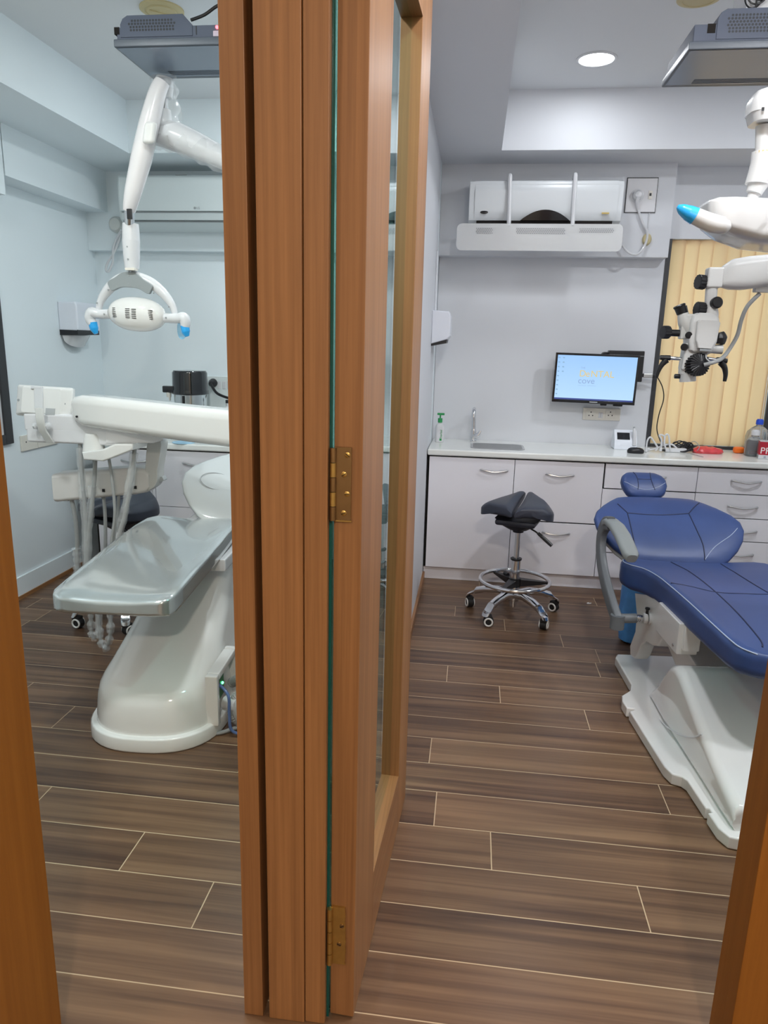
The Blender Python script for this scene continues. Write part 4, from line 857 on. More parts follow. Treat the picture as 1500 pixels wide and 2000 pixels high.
loft(bm, rg); obj('arm_pad', bm, mat('arm_pad_grey', (0.25, 0.27, 0.275), 0.45), ab, smooth=50, **K)
bm = B(); cyl(bm, (-.345, -.276, .30), (-.345, -.276, .362), .031, n=22); cyl(bm, (-.35, -.276, .345), (-.265, -.276, .35), .021, n=20); obj('pivot_housing', bm, ARMG, ab, **K)
bm = B(); cyl(bm, (-.27, -.276, .35), (-.205, -.276, .352), .0135, n=18)
for k in range(3): lathe(bm, (-.266 + .008 * k, -.276, .35), [(.0165, 0), (.0165, .004)], 18, (1, 0, 0))
obj('pivot_shaft', bm, CHROME, ab, **K)
bm = B(); lathe(bm, (-.236, -.276, .351), [(.019, 0), (.024, .003), (.024, .016), (.019, .019)], 22, (1, 0, 0)); lathe(bm, (-.214, -.276, .352), [(.026, 0), (.026, .012)], 22, (1, 0, 0)); obj('pivot_collar', bm, WPLAST, ab, **K)
bm = B(); cyl(bm, (-.221, -.276, .36), (-.221, -.279, .392), .0065); lathe(bm, (-.221, -.279, .39), [(.006, 0), (.011, .005), (.010, .012), (0, .015)], 14); obj('lock_knob', bm, BLACKP, ab, **K)
# blue bag hanging behind the chair bracket
q = on_x(1232, 1195, 0.86)
bm = B(); bx_, by_ = q.x + .045, q.y + .06
loft(bm, [[(bx_ + u * (1 + .06 * math.sin(7 * v * 20 + z * 30)), by_ + v, z) for u, v in sup(w, w * .8, 2.4, 30)] for z, w in ((.06, .05), (.075, .075), (.15, .088), (.24, .09), (.32, .086), (.47, .085))]); tag(obj('waste_bag', bm, BLUEBAG), 'light blue plastic bag on the floor behind the navy chair bracket', 'bag')
for v in bpy.data.objects['waste_bag'].data.vertices: v.co.z = max(.001, v.co.z - .06)

# ---- ceiling televisions
def ceiling_tv(label, corner_px, z_s, w, dpt, bulge, led, group, hk=1.0):
    nl = on_z(*corner_px, z_s); t = thing('ceiling_television', label, 'television', (nl.x + w / 2, nl.y + dpt / 2, z_s), 0, group)
    x0, y0 = nl.x, nl.y
    bm = B(); box(bm, x0, x0 + w, y0, y0 + dpt, z_s, z_s + .026, bev=.004); obj('bezel', bm, mat('tv_bezel', (0.07, 0.085, 0.11), 0.35) if 'tv_bezel' not in MATS else MATS['tv_bezel'], t)
    bm = B(); bm.faces.new([bm.verts.new(p) for p in ((x0 + .008, y0 + .008, z_s - .0008), (x0 + w - .008, y0 + .008, z_s - .0008), (x0 + w - .008, y0 + dpt - .03, z_s - .0008), (x0 + .008, y0 + dpt - .03, z_s - .0008))]); obj('screen', bm, TVSCR, t, smooth=0)
    bm = B(); box(bm, x0 + .012, x0 + w - .012, y0 + .004, y0 + dpt - .02, z_s + .024, z_s + .078 * hk, bev=.004); obj('back_cover', bm, TVBODY, t)
    b0, b1 = bulge; h = z_s + .122 * hk
    bm = B(); pr = [(x0 + b0, z_s + .03), (x0 + b0, h - .028), (x0 + b0 + .010, h - .010), (x0 + b0 + .028, h), (x0 + b1 - .035, h), (x0 + b1, z_s + .078 * hk), (x0 + b1, z_s + .03)]
    prism(bm, pr, (0, 0, 0), X, Z, Y_, y0 + .001, y0 + dpt * .7, bev=.003); bu = obj('rear_housing', bm, TVBODY, t)
    gx0, gx1 = x0 + b0 + .035, x0 + b1 - .06; bm = B(); k = 0; z = z_s + .052
    while z < h - .016:
        xx = gx0 + (.0055 if k % 2 else 0) + (.006 if z < z_s + .058 or z > h - .026 else 0)
        while xx < gx1 - (.006 if z < z_s + .058 or z > h - .026 else 0):
            bm.faces.new([bm.verts.new((xx + .0045 * math.cos(a), y0 + .0004, z + .0042 * math.sin(a))) for a in [2 * math.pi * i / 6 for i in range(6)]]); xx += .0112
        z += .0098; k += 1
    gr = obj('speaker_grille', bm, TVGRILL, bu, smooth=0)
    bm = B(); box(bm, x0 + max(b0 - .03, .004), x0 + b0 - .004, y0 + .0025, y0 + .03, z_s + .05 * hk, z_s + .078 * hk); obj('socket_recess', bm, DARKGAP, bu)
    bm = B(); box(bm, x0 + b1 + .012, x0 + b1 + .015, y0 + .002, y0 + .02, z_s + .034, z_s + .074 * hk); obj('cover_groove', bm, BLACKP, t)
    if led:
        lx = x0 + led; bm = B(); lathe(bm, (lx, y0 + .004, z_s + .055), [(.006, 0), (.005, .004), (0, .005)], 14, (0, -1, 0)); ld = obj('standby_light', bm, LEDRED, t)
        bm = B(); box(bm, lx - .016, lx + .016, y0 + .002, y0 + .01, z_s + .026, z_s + .045, bev=.003); obj('sensor_window', bm, mat('sensor_pink', (0.5, 0.42, 0.5), 0.3), t)
    # underside vents near the far edge
    bm = B()
    for k in range(5): box(bm, x0 + .10, x0 + w - .06, y0 + dpt - .085 + k * .010, y0 + dpt - .081 + k * .010, z_s - .0018, z_s - .0008)
    vg = obj('vent_lines', bm, MATS['tv_bezel'], t, smooth=0)
    return t, x0, y0
tv, tx, ty = ceiling_tv('blue-grey flat television mounted face-down on the right room ceiling', (1345, 97), 2.50, .62, .37, (.085, .36), None, 'face-down televisions on the ceilings')
a = at(1416, 6, ty + .10); b = at(1470, 38, ty + .10)
bm = B(); box(bm, tx + .185, tx + .29, ty + .05, ty + .20, 2.62, CEIL_R); obj('ceiling_bracket', bm, WPLAST, tv)
bm = B()
for k in range(3): torus(bm, (tx + .20 + .012 * k, ty + .03, 2.665 + .012 * k), .032, .0028, (0.4 * k - .3, 1, .2), 26, 6)
tube(bm, [(tx + .21, ty + .03, 2.62), (tx + .205, ty + .02, 2.70), (tx + .20, ty + .06, 2.80), (tx + .20, ty + .08, CEIL_R)], .003, 6); tag(obj('cable_loop', bm, BLACKP), 'black cable loop standing on the right ceiling television', 'cable')
bm = B(); tube(bm, [(tx + .30, ty + .05, 2.61), (tx + .36, ty + .05, 2.66), (tx + .43, ty + .06, 2.70), (tx + .5, ty + .07, 2.72)], .016, 10); obj('swivel_arm', bm, BLACKP, tv)
tv2, tx, ty = ceiling_tv('blue-grey television with red standby light, face-down on the left room ceiling', (222, 92), 2.51, .62, .32, (.027, .295), .385, 'face-down televisions on the ceilings', .82)
bm = B(); box(bm, tx + .375, tx + .50, ty + .06, ty + .20, 2.58, CEIL_L); obj('ceiling_bracket', bm, WPLAST, tv2)
bm = B(); tube(bm, [(tx + .28, ty + .03, 2.60), (tx + .33, ty + .03, 2.615), (tx + .375, ty + .03, 2.64), (tx + .41, ty + .03, 2.65), (tx + .45, ty + .03, 2.66)], .0055, 8); tube(bm, [(tx + .405, ty + .03, 2.645), (tx + .385, ty + .03, 2.66), (tx + .372, ty + .03, 2.69), (tx + .378, ty + .035, 2.75), (tx + .37, ty + .08, CEIL_L)], .0035, 6)
tag(obj('television_cable', bm, BLACKP), 'black cable running to the bracket of the left ceiling television', 'cable')
p = on_z(316, 18, CEIL_L); bm = B(); lathe(bm, (p.x, p.y, CEIL_L), [(.088, 0), (.088, -.006), (.068, -.011), (.066, -.008), (.060, -.008), (.056, -.013), (.0, -.015)], 40); obox(bm, (p.x, p.y, CEIL_L - .016), Vector((.8, .6, 0)), Vector((-.6, .8, 0)), Z, .05, .005, .002)
tag(obj('ceiling_disc', bm, YELLOWED), 'yellowed round ceiling vent disc above the left television', 'ceiling disc')
p = on_z(1366, -6, CEIL_R); bm = B(); lathe(bm, (p.x, p.y, CEIL_R), [(.088, 0), (.088, -.006), (.068, -.011), (.066, -.008), (.0, -.013)], 40); tag(obj('ceiling_disc', bm, YELLOWED), 'yellowed round ceiling disc at the top edge above the right room', 'ceiling disc')

# ---- right dental light (partly in view)
LY = 2.3
dl = thing('dental_light', 'white operating light with one cyan-tipped handle at the right photo edge', 'dental light', at(1490, 400, LY))
L_ = lambda px, py, y=LY: at(px, py, y)
sc_ = LY / F_PX * 1.0
bm = B(); P0 = L_(1362, 418); ax_ = (L_(1500, 437) - L_(1362, 418)).normalized(); rg = []
cz = 0
for d_, zc_, w_, h_ in ((.012, .012, .05, .008), (.016, .008, .07, .022), (.035, .0, .09, .036), (.075, -.012, .10, .050), (.15, -.024, .11, .060), (.26, -.028, .125, .062), (.40, -.026, .125, .060), (.50, -.02, .10, .05), (.55, -.012, .06, .03), (.56, -.008, .02, .01)):
    rg.append([P0 + X * d_ + Y_ * u + Z * (zc_ + v - .03 * d_) for u, v in sup(w_, h_, 5.0, 34)])
loft(bm, rg); hd2 = obj('lamp_head', bm, LIGHTW, dl, smooth=60)
bm = B(); HY = LY - .13; tube(bm, [L_(1425, 436, HY), L_(1414, 440, HY), L_(1390, 436, HY), L_(1358, 422, HY), L_(1345, 416, HY)], [.010, .022, .025, .022, .019], 16); obj('handle', bm, LIGHTW, hd2)
bm = B(); tube(bm, [L_(1357, 422, HY), L_(1345, 416, HY), L_(1331, 408, HY), L_(1323, 403, HY)], [.0232, .0205, .014, .004], 16); obj('handle_film', bm, CYANP, hd2)
bm = B(); tube(bm, [L_(1464, 405), L_(1474, 375)], .016, 14, smooth=False); tube(bm, [L_(1472, 378), L_(1484, 352)], [.022, .030], 16); tube(bm, [L_(1478, 360), L_(1487, 322), L_(1488, 295)], [.032, .030, .027], 16); obj('stem', bm, LIGHTW, dl)
bm = B(); lathe(bm, L_(1463, 408), [(.034, -.012), (.036, 0), (.026, .014), (.018, .016)], 22); obj('stem_joint', bm, LIGHTW, dl)
bm = B(); cyl(bm, L_(1489, 305), L_(1490, 245), .019, n=18); obj('neck', bm, LIGHTW, dl)
bm = B(); lathe(bm, L_(1488, 302), [(.0275, 0), (.0275, .006)], 20, (0, 0, 1)); obj('yellow_ring', bm, GOLD, dl)
q = L_(1508, 215); bm = B(); loft(bm, [[(q.x + u, q.y + v, q.z + z) for u, v in rr(w, .05, .03)] for z, w in ((-.035, .052), (-.012, .060), (-.011, .063), (.02, .063), (.042, .052), (.05, .03))]); obj('swivel_cap', bm, LIGHTW, dl)
bm = B(); obox(bm, q + Vector((-.042, -.0525, -.012)), X, Y_, Z, .003, .002, .004); obj('cap_screw', bm, BLACKP, dl)
bm = B(); obox(bm, L_(1473, 435) - Y_ * .127, X, Y_, Z, .006, .004, .0028); obj('side_slot', bm, BLACKP, hd2)
bm = B(); tube(bm, [q + Vector((.02, 0, 0)), q + Vector((.3, .05, .02)), q + Vector((.72, .1, .05))], .036, 14); tube(bm, [q + Vector((.72, .1, -.03)), q + Vector((.72, .1, CEIL_R - q.z))], .03, 14, smooth=False); obj('suspension_arm', bm, LIGHTW, dl)

# ---- microscope on its arm
MY2 = 3.0; m_ = lambda px, py, y=MY2: at(px, py, y); pxm = lambda n: n * MY2 / F_PX * 1.02
GREYW = mat('microscope_grey_white', (0.62, 0.62, 0.61), 0.35)
ms = thing('dental_microscope', 'grey-white operating microscope with black knobs hanging before the blind', 'microscope', m_(1368, 745))
bm = B(); st = [(1403, 540, 4, 10), (1410, 540, 12, 18), (1428, 536, 22, 25), (1455, 534, 26, 27), (1500, 529, 27, 26), (1600, 520, 26, 26), (1760, 510, 26, 25)]
loft(bm, [[m_(x, y) + Y_ * pxm(u) + Z * pxm(v) for u, v in rr(w, h, 14 if w > 14 else w * .8)] for x, y, w, h in st]); obj('spring_arm', bm, GREYW, ms, smooth=50)
bm = B(); obox(bm, m_(1492, 562), X, Y_, Z, pxm(16), pxm(8), pxm(8), bev=.004); q = m_(1500, 560); obj('arm_underbox', bm, GREYW, ms)
q = m_(1750, 515); bm = B(); cyl(bm, q, (q.x, q.y, CEIL_R), .05, n=24); obj('ceiling_column', bm, GREYW, ms)
bm = B(); obox(bm, m_(1394, 543), X, Y_, Z, pxm(13), pxm(13), pxm(17), bev=.008, seg=3); lathe(bm, m_(1394, 530), [(pxm(10), 0), (pxm(11), pxm(2))], 20); cyl(bm, m_(1390, 558), m_(1387, 605), pxm(10), n=22); obj('drop_tube', bm, GREYW, ms)
bm = B(); lathe(bm, m_(1394, 530), [(pxm(10.5), 0), (pxm(10.5), pxm(4)), (pxm(9), pxm(6)), (0, pxm(6.2))], 22); obj('top_cap', bm, BLACKP, ms)
def knob(px, py, r, l, ax, nm='knob', par=ms, ridges=14):
    c = m_(px, py); ax = Vector(ax).normalized(); a, b, d = frame_of(ax); bm = B(); n = ridges * 4
    loft(bm, [[c + d * pxm(h) + (a * math.cos(2 * math.pi * k / n) + b * math.sin(2 * math.pi * k / n)) * pxm(rr_ * (1 + (.04 if (k // 2) % 2 else -.02))) for k in range(n)] for h, rr_ in ((-l / 2, r * .85), (-l / 2 + 1, r), (l / 2 - 1, r), (l / 2, r * .85))])
    return obj(nm, bm, BLACKP, par)
knob(1369, 551, 12, 14, (1, .3, -.05)); bm = B(); cyl(bm, m_(1376, 550), m_(1384, 549), pxm(3)); obj('knob_shaft', bm, BLACKP, ms)
bm = B(); tube(bm, [m_(1387, 600), m_(1388, 615), m_(1383, 640), m_(1378, 655)], [pxm(11), pxm(13), pxm(14), pxm(9)], 18); obj('elbow_joint', bm, GREYW, ms)
bm = B(); lathe(bm, m_(1395, 592) - Y_ * .028, [(pxm(10), -.01), (pxm(10), .006), (pxm(8), .010), (0, .0105)], 22, (.15, -1, .1)); obj('joint_cap', bm, BLACKP, ms)
knob(1367, 604, 12, 15, (1, .25, -.05)); bm = B(); cyl(bm, m_(1374, 604), m_(1382, 604), pxm(2.5)); obj('knob_shaft', bm, BLACKP, ms)
# body
up = (m_(1375, 620) - m_(1362, 700)).normalized(); sd = up.cross(Y_).normalized(); sd = sd if sd.x > 0 else -sd
bm = B(); c0 = m_(1366, 655); dn = -up
loft(bm, [[c0 + up * pxm(h) + sd * pxm(u + s) + Y_ * pxm(v) for u, v in rr(w, d, 6)] for h, s, w, d in ((38, 3, 15, 12), (32, 2, 22, 16), (20, 2, 25, 20), (-10, 2, 24, 22), (-26, 1, 20, 20), (-30, 0, 14, 16))]); body = obj('body', bm, GREYW, ms, smooth=40)
bm = B(); loft(bm, [[c0 + up * pxm(h) + sd * pxm(u + 5) + Y_ * pxm(v - 22) for u, v in rr(w, 6, 3)] for h, w in ((25, 16), (22, 19), (-8, 18), (-14, 15), (-22, 12))]); obj('front_cover', bm, GREYW, body, smooth=40)
bm = B(); obox(bm, c0 - up * pxm(25) + sd * pxm(6) - Y_ * pxm(23), sd, Y_, up, pxm(9), pxm(4), pxm(2), bev=.001); obj('cover_slot', bm, GREYP, body)
bm = B(); tube(bm, [m_(1337, 648), m_(1352, 625), m_(1362, 622), m_(1385, 625)], pxm(5), 10); obj('top_rail', bm, LGREY, body)
bm = B(); tube(bm, [m_(1352, 650), m_(1340, 632), m_(1336, 622), m_(1334, 612)], [pxm(14), pxm(13), pxm(11), pxm(9)], 18); obox(bm, m_(1346, 628), X, Y_, Z, pxm(14), pxm(10), pxm(13), bev=.01, seg=3); bn = obj('binocular_tube', bm, WPLAST2, ms, smooth=50)
bm = B(); cyl(bm, m_(1332, 612), m_(1327, 597), pxm(9), pxm(10), n=22); torus(bm, m_(1327, 598), pxm(8.5), pxm(2.2), (m_(1327, 597) - m_(1332, 612)), 24, 8); obj('eyepiece', bm, BLACKP, bn)
bm = B(); cyl(bm, m_(1335, 613, MY2 + .065), m_(1331, 600, MY2 + .065), pxm(8.5), pxm(9.5), n=22); obj('eyepiece', bm, BLACKP, bn)
bm = B(); cyl(bm, m_(1308, 650), m_(1332, 651), pxm(6), n=18); obj('focus_shaft', bm, BLACKP, ms); knob(1300, 649, 11, 13, (1, .35, 0)); bm = B(); obox(bm, m_(1336, 640), X, Y_, Z, pxm(7), pxm(9), pxm(20), bev=.006); obj('side_block', bm, WPLAST2, ms)
bm = B(); obox(bm, m_(1347, 697), sd, Y_, up, pxm(14), pxm(14), pxm(24), bev=.008, seg=3); obj('lower_body', bm, GREYW, ms)
for px, py in ((1342, 655), (1333, 678)):
    bm = B(); lathe(bm, m_(px, py) - Y_ * .03, [(pxm(6), -.01), (pxm(6), .012), (0, .013)], 18, (-.5, -1, 0)); obj('side_dial', bm, BLACKP, ms)
bm = B(); cyl(bm, m_(1340, 700), m_(1337, 730), pxm(11), n=20); cyl(bm, m_(1343, 728), m_(1343, 745), pxm(14), n=26); obj('objective_lens', bm, GREYW, ms)
knob(1335, 713, 4.5, 12, (1, 0, 0), 'small_knob', ridges=6); knob(1325, 735, 4, 14, (1, 0, 0), 'small_knob', ridges=6)
# finned lamp housing
cc = m_(1360, 711) - Y_ * .05; axf = Vector((.35, -1, .12)).normalized(); a_, b_, d_ = frame_of(axf); bm = B(); n = 72
loft(bm, [[cc + d_ * h + (a_ * math.cos(2 * math.pi * k / n) + b_ * math.sin(2 * math.pi * k / n)) * pxm(r * (1.0 if (k % 3) else .86)) for k in range(n)] for h, r in ((-.055, 17), (-.05, 20), (.0, 20), (.004, 14), (.01, 6), (.011, 1))]); obj('lamp_housing', bm, BLACKP, ms, smooth=20)
bm = B(); tube(bm, [m_(1366, 712) - Y_ * .06, m_(1385, 706) - Y_ * .07, m_(1404, 699) - Y_ * .04, m_(1424, 683), m_(1440, 655), m_(1448, 625), m_(1460, 598), m_(1484, 573)], pxm(3.6), 10)
obj('light_guide', bm, HOSE, ms)
bm = B(); tube(bm, [m_(1374, 690) - Y_ * .04, m_(1372, 700) - Y_ * .05, m_(1383, 708) - Y_ * .06, m_(1396, 700) - Y_ * .04], pxm(1.4), 6); tube(bm, [m_(1388, 634), m_(1396, 638), m_(1402, 648)], pxm(1.8), 6); obj('thin_cable', bm, HOSE, ms)
bm = B(); tube(bm, [m_(1370, 690), m_(1385, 683), m_(1398, 682), m_(1410, 682)], [pxm(8), pxm(7), pxm(8), pxm(9)], 14); obj('camera_port', bm, WPLAST2, ms)
bm = B(); tube(bm, [m_(1404, 672), m_(1406, 660), m_(1404, 650)], [pxm(9), pxm(12), pxm(8)], 16); obj('camera_cap', bm, BLACKP, ms)
# handles
def grip(pts, rad, nm):
    bm = B(); tube(bm, [m_(*p) for p in pts], [pxm(r) for r in rad], 14); return obj(nm, bm, BLACKP, ms)
bm = B(); cyl(bm, m_(1345, 702), m_(1306, 699), pxm(3.2), n=14); obj('handle_bar', bm, STEEL, ms)
bm = B(); cyl(bm, m_(1380, 700), m_(1404, 704), pxm(3.2), n=14); obj('handle_bar', bm, STEEL, ms)
grip([(1309, 699), (1300, 699), (1289, 698)], [4.5, 5, 4], 'handle_grip'); grip([(1302, 703), (1293, 712), (1286, 725), (1282, 738)], [6, 4.6, 3.6, 2.6], 'handle_lever')
grip([(1399, 703), (1408, 704), (1420, 705)], [5, 5.5, 4], 'handle_grip'); grip([(1408, 708), (1415, 718), (1417, 732), (1415, 745)], [6, 5, 4, 3], 'handle_lever')

# ================================================================ LEFT ROOM
PX = lambda n, y: n * y / F_PX * 1.03         # pixel length at depth y
# ---- air conditioner, plug, dispenser
a = at(228, 345, 4.46); lx0, lx1, zt = a.x, a.x + .86, at(380, 342, 4.46).z; zb = at(400, 447, 4.5).z
ac2 = thing('air_conditioner', 'white wall air conditioner with a small logo in the left room', 'air conditioner', (lx0 + .43, 4.56, zb))
bm = B(); prism(bm, [(4.67, zt + .012), (4.52, zt + .010), (4.47, zt), (4.458, zt - .02), (4.462, zt - .17), (4.47, zb + .055), (4.50, zb + .03), (4.58, zb), (4.67, zb)], (0, 0, 0), Y_, Z, X, lx0, lx1, bev=.006); obj('body', bm, mat('ac_white_cool', (0.66, 0.72, 0.73), 0.3), ac2)
z4 = at(385, 415, 4.46).z
bm = B(); box(bm, lx0 + .012, lx1 - .012, 4.447, 4.465, z4 + .006, zt - .01, bev=.006); obj('front_panel', bm, MATS['ac_white_cool'], ac2)
bm = B(); box(bm, lx0 + .02, lx1 - .02, 4.452, 4.47, z4 - .045, z4 - .004, bev=.004); obj('air_flap', bm, mat('ac_flap', (0.56, 0.61, 0.62), 0.3), ac2)
bm = B(); box(bm, lx0 + .02, lx1 - .02, 4.475, 4.50, z4 - .052, z4 - .046); box(bm, lx0 + .02, lx1 - .02, 4.459, 4.465, z4 - .003, z4 + .004); obj('shadow_gap', bm, GREYP, ac2)
q = at(380, 407, 4.447); bm = text_bm('LG', .018, .0004, (q.x + .012, 4.4462, q.z - .004)); lathe(bm, (q.x + .002, 4.4466, q.z + .002), [(.0075, 0), (.0075, .001), (0, .0012)], 16, (0, -1, 0)); obj('logo', bm, GREYP, ac2, smooth=0)
bm = B(); q = at(348, 343, 4.46); box(bm, q.x - .035, q.x + .035, 4.50, 4.508, zt + .0085, zt + .0125); obj('top_marking', bm, LGREY, ac2)
q = at(231, 440, 4.67)
pg2 = thing('power_plug', 'round white plug with looping lead behind the left operating light', 'plug', (q.x, 4.66, q.z))
bm = B(); lathe(bm, (q.x, 4.67, q.z), [(.052, 0), (.05, .03), (.036, .05), (0, .054)], 26, (0, -1, 0)); obj('plug_body', bm, mat('plug_offwhite', (0.66, 0.68, 0.66), 0.35), pg2)
bm = B(); tube(bm, [at(238, 448, 4.62), at(228, 466, 4.64), at(221, 486, 4.645), at(220, 512, 4.65), at(212, 530, 4.65), at(207, 527, 4.65), at(210, 514, 4.65), at(222, 494, 4.65), at(232, 470, 4.65), at(236, 452, 4.66)], .0075, 8); obj('lead', bm, WPLAST, pg2)
wx = XL; f0, f1 = on_x(128, 620, wx + .06), on_x(196, 655, wx)
yN, yF = on_x(127, 600, wx + .05).y, 4.52; zlo, zhi = on_x(150, 655, wx + .1).z, on_x(150, 590, wx + .1).z
tdl = thing('towel_dispenser', 'white paper towel dispenser with black slot on the left room wall', 'towel dispenser', (wx, (yN + yF) / 2, zlo))
D_ = .125; bm = B(); prism(bm, [(wx, zlo + .03), (wx + D_ * .93, zlo + .028), (wx + D_, zlo + .045), (wx + D_, zhi - .02), (wx + D_ * .9, zhi), (wx, zhi)], (0, 0, 0), X, Z, Y_, yN, yF, bev=.01, seg=3); obj('cover', bm, MATS['dispenser_white'], tdl)
bm = B(); prism(bm, [(wx, zlo), (wx + D_ * .95, zlo + .006), (wx + D_ * .95, zlo + .034), (wx, zlo + .034)], (0, 0, 0), X, Z, Y_, yN + .004, yF - .003); obj('paper_slot', bm, BLACKP, tdl)
bm = B(); R_ = .12
rows = [[(wx + .008 + .10 * math.sin(math.pi * j / 14) * (1 - .55 * i / 5), (yN + yF) / 2 + R_ * math.cos(math.pi * j / 14), zlo - .075 * (i / 5) * max(0, math.sin(math.pi * j / 14)) ** .5) for j in range(15)] for i in range(6)]
V = [[bm.verts.new(p) for p in r] for r in rows]
for i in range(5):
    for j in range(14): bm.faces.new((V[i][j], V[i][j + 1], V[i + 1][j + 1], V[i + 1][j]))
obj('paper_tray', bm, WPLAST, tdl, smooth=60)
# switch plates on the left wall
for k, (p0, p1, lab) in enumerate((((40, 876), (68, 842), 'cream switch plate on the left wall, nearer the door frame'), ((71, 871), (110, 846), 'cream switch plate on the left wall, next to the cabinets'))):
    q0, q1 = on_x(*p0, wx), on_x(*p1, wx); t = thing('switch_plate', lab, 'switch plate', (wx, (q0.y + q1.y) / 2, q0.z), 0, 'switch plates on the left wall')
    z0_, z1_ = .845, .845 + .09
    bm = B(); box(bm, wx + .0005, wx + .012, q0.y, q1.y, z0_, z1_, bev=.003); obj('plate', bm, CREAMP, t)
    bm = B(); lathe(bm, (wx + .0115, q0.y + .04, z0_ + .05), [(.005, 0), (.005, .001), (0, .0012)], 12, (1, 0, 0)); obj('socket_hole', bm, BLACKP, t)

# ---- worktop, cabinets, tap, distiller
LF = 4.235
bm = B(); box(bm, -2.40, -0.44, LF - .035, YB_L - .002, .822, .862, bev=.01, seg=3); tag(obj('worktop', bm, STONE), 'white stone worktop along the left room back wall', 'worktop')
LC = 'white base cabinets in the left room'
lw = mat('white_laminate_left', (0.78, 0.77, 0.81), 0.35, noise=.02, nscale=2)
xs = [-2.40, at(307, 960, LF).x, -1.38, -0.95]
hz = at(380, 905, LF).z; sp = at(350, 989, LF).z
cabinet('base_cabinet', 'white left room cabinet behind the hanging hoses', xs[0], xs[1], [('door', xs[0] + .02, xs[0] + .40, .09, .815, []), ('door', xs[0] + .40, xs[1], .09, .815, [(at(265, 900, LF).x, hz)])], LC, LF, YB_L, lw, .818)
cabinet('base_cabinet', 'white left room cabinet with drawer front above the silver chair', xs[1], xs[2], [('drawer', xs[1], xs[2], sp, .815, [(at(385, 903, LF).x, hz)]), ('drawer', xs[1], xs[2], .09, sp, [])], LC, LF, YB_L, lw, .818)
cabinet('base_cabinet', 'white left room cabinet mostly behind the door posts', xs[2], xs[3], [('door', xs[2], xs[3], .09, .815, [(xs[2] + .2, hz)])], LC, LF, YB_L, lw, .818)
q = at(262, 784, 4.6); fb = thing('faucet', 'chrome arched tap at the left room sink, its top above the white arm', 'tap', (q.x, 4.6, .862))
bm = B(); lathe(bm, (q.x + .02, 4.62, .862), [(.024, 0), (.02, .012), (.015, .05), (0, .051)], 20); obj('base', bm, CHROME, fb)
bm = B(); tube(bm, [(q.x + .022, 4.62, .90), (q.x + .024, 4.62, q.z - .03), (q.x + .014, 4.61, q.z + .005), (q.x, 4.58, q.z + .015), (q.x - .014, 4.54, q.z + .002), (q.x - .02, 4.52, q.z - .045)], .013, 14); obj('spout', bm, CHROME, fb)
wd = thing('water_distiller', 'round steel water distiller with black lid and spout on the left worktop', 'water distiller', (at(371, 780, 4.45).x, 4.45, .862))
q = at(372, 768, 4.45); rr0 = PX(34, 4.45); zt_ = at(370, 723, 4.45).z
bm = B(); lathe(bm, (q.x, 4.45, .863), [(rr0 * .9, 0), (rr0 * .93, .01), (rr0 * .93, q.z - .863 + .01)], 36); obj('steel_body', bm, mat('distiller_steel', (0.62, 0.64, 0.65), 0.18, metal=1.0), wd)
bm = B(); lathe(bm, (q.x, 4.45, q.z - .006), [(rr0 * .98, 0), (rr0 * 1.04, .004), (rr0 * 1.04, .022), (rr0 * 1.0, .03), (rr0 * .98, zt_ - q.z - .01), (rr0 * .9, zt_ - q.z + .004), (0, zt_ - q.z + .008)], 36); ld = obj('lid', bm, BLACKG, wd)
bm = B(); s0 = at(326, 760, 4.40); obox(bm, ((s0.x + q.x - rr0 * .8) / 2 , 4.41, s0.z), X, Y_, Z, abs(q.x - rr0 * .7 - s0.x) / 2 + .02, .028, .022, bev=.008); sp_ = obj('spout_arm', bm, BLACKG, wd)
bm = B(); cyl(bm, (s0.x + .012, 4.40, s0.z - .02), (s0.x + .012, 4.40, s0.z - .05), .016, .014, 16); cyl(bm, (s0.x + .016, 4.40, s0.z - .05), (s0.x + .018, 4.40, s0.z - .072), .007, .005, 12); obj('nozzle', bm, CREAMP, sp_)
bm = B(); box(bm, q.x - .012, q.x + .004, 4.45 - rr0 * .965, 4.45 - rr0 * .9, .90, q.z - .01); obj('level_strip', bm, BLACKP, wd)
bm = B(); lathe(bm, (q.x + .02, 4.26, .8625), [(.07, 0), (.07, .004), (.0, .005)], 26); tag(obj('blue_mat', bm, mat('pale_blue_pad', (0.40, 0.66, 0.85), 0.4)), 'pale blue round pad in front of the distiller', 'pad')
a, b = at(402, 734, YB_L), at(452, 800, YB_L)
sk = thing('socket_plate', 'white socket plate with black plug on the left room back wall', 'socket', ((a.x + b.x) / 2, YB_L, (a.z + b.z) / 2))
bm = B(); box(bm, a.x, b.x + .05, YB_L - .014, YB_L - .0005, b.z, a.z, bev=.004); obj('plate', bm, mat('socket_white', (0.70, 0.76, 0.76), 0.3), sk)
for k in range(3):
    q0 = at(429 + k * 9, 752, YB_L - .014); bm = B(); box(bm, q0.x - .012, q0.x + .012, YB_L - .018, YB_L - .0135, q0.z - .025, q0.z + .025, bev=.002); obj('switch', bm, WPLAST, sk)
q = at(415, 748, YB_L - .03); bp2 = thing('black_plug', 'black mains plug with cord in the left room wall socket', 'plug', (q.x, YB_L - .03, q.z))
bm = B(); lathe(bm, (q.x, YB_L - .0145, q.z), [(.030, 0), (.028, .02), (.016, .045), (0, .05)], 18, (0, -1, -.1)); obj('plug_body', bm, BLACKP, bp2)
bm = B(); tube(bm, [(q.x, YB_L - .06, q.z), at(416, 758, 4.66), at(424, 768, 4.64), at(436, 774, 4.62), at(448, 778, 4.60)], .009, 8); obj('cord', bm, BLACKP, bp2)
q = at(446, 800, 4.5); bt = thing('bottle', 'white bottle beside the left wall socket, cut off by the door post', 'bottle', (q.x, 4.5, .862))
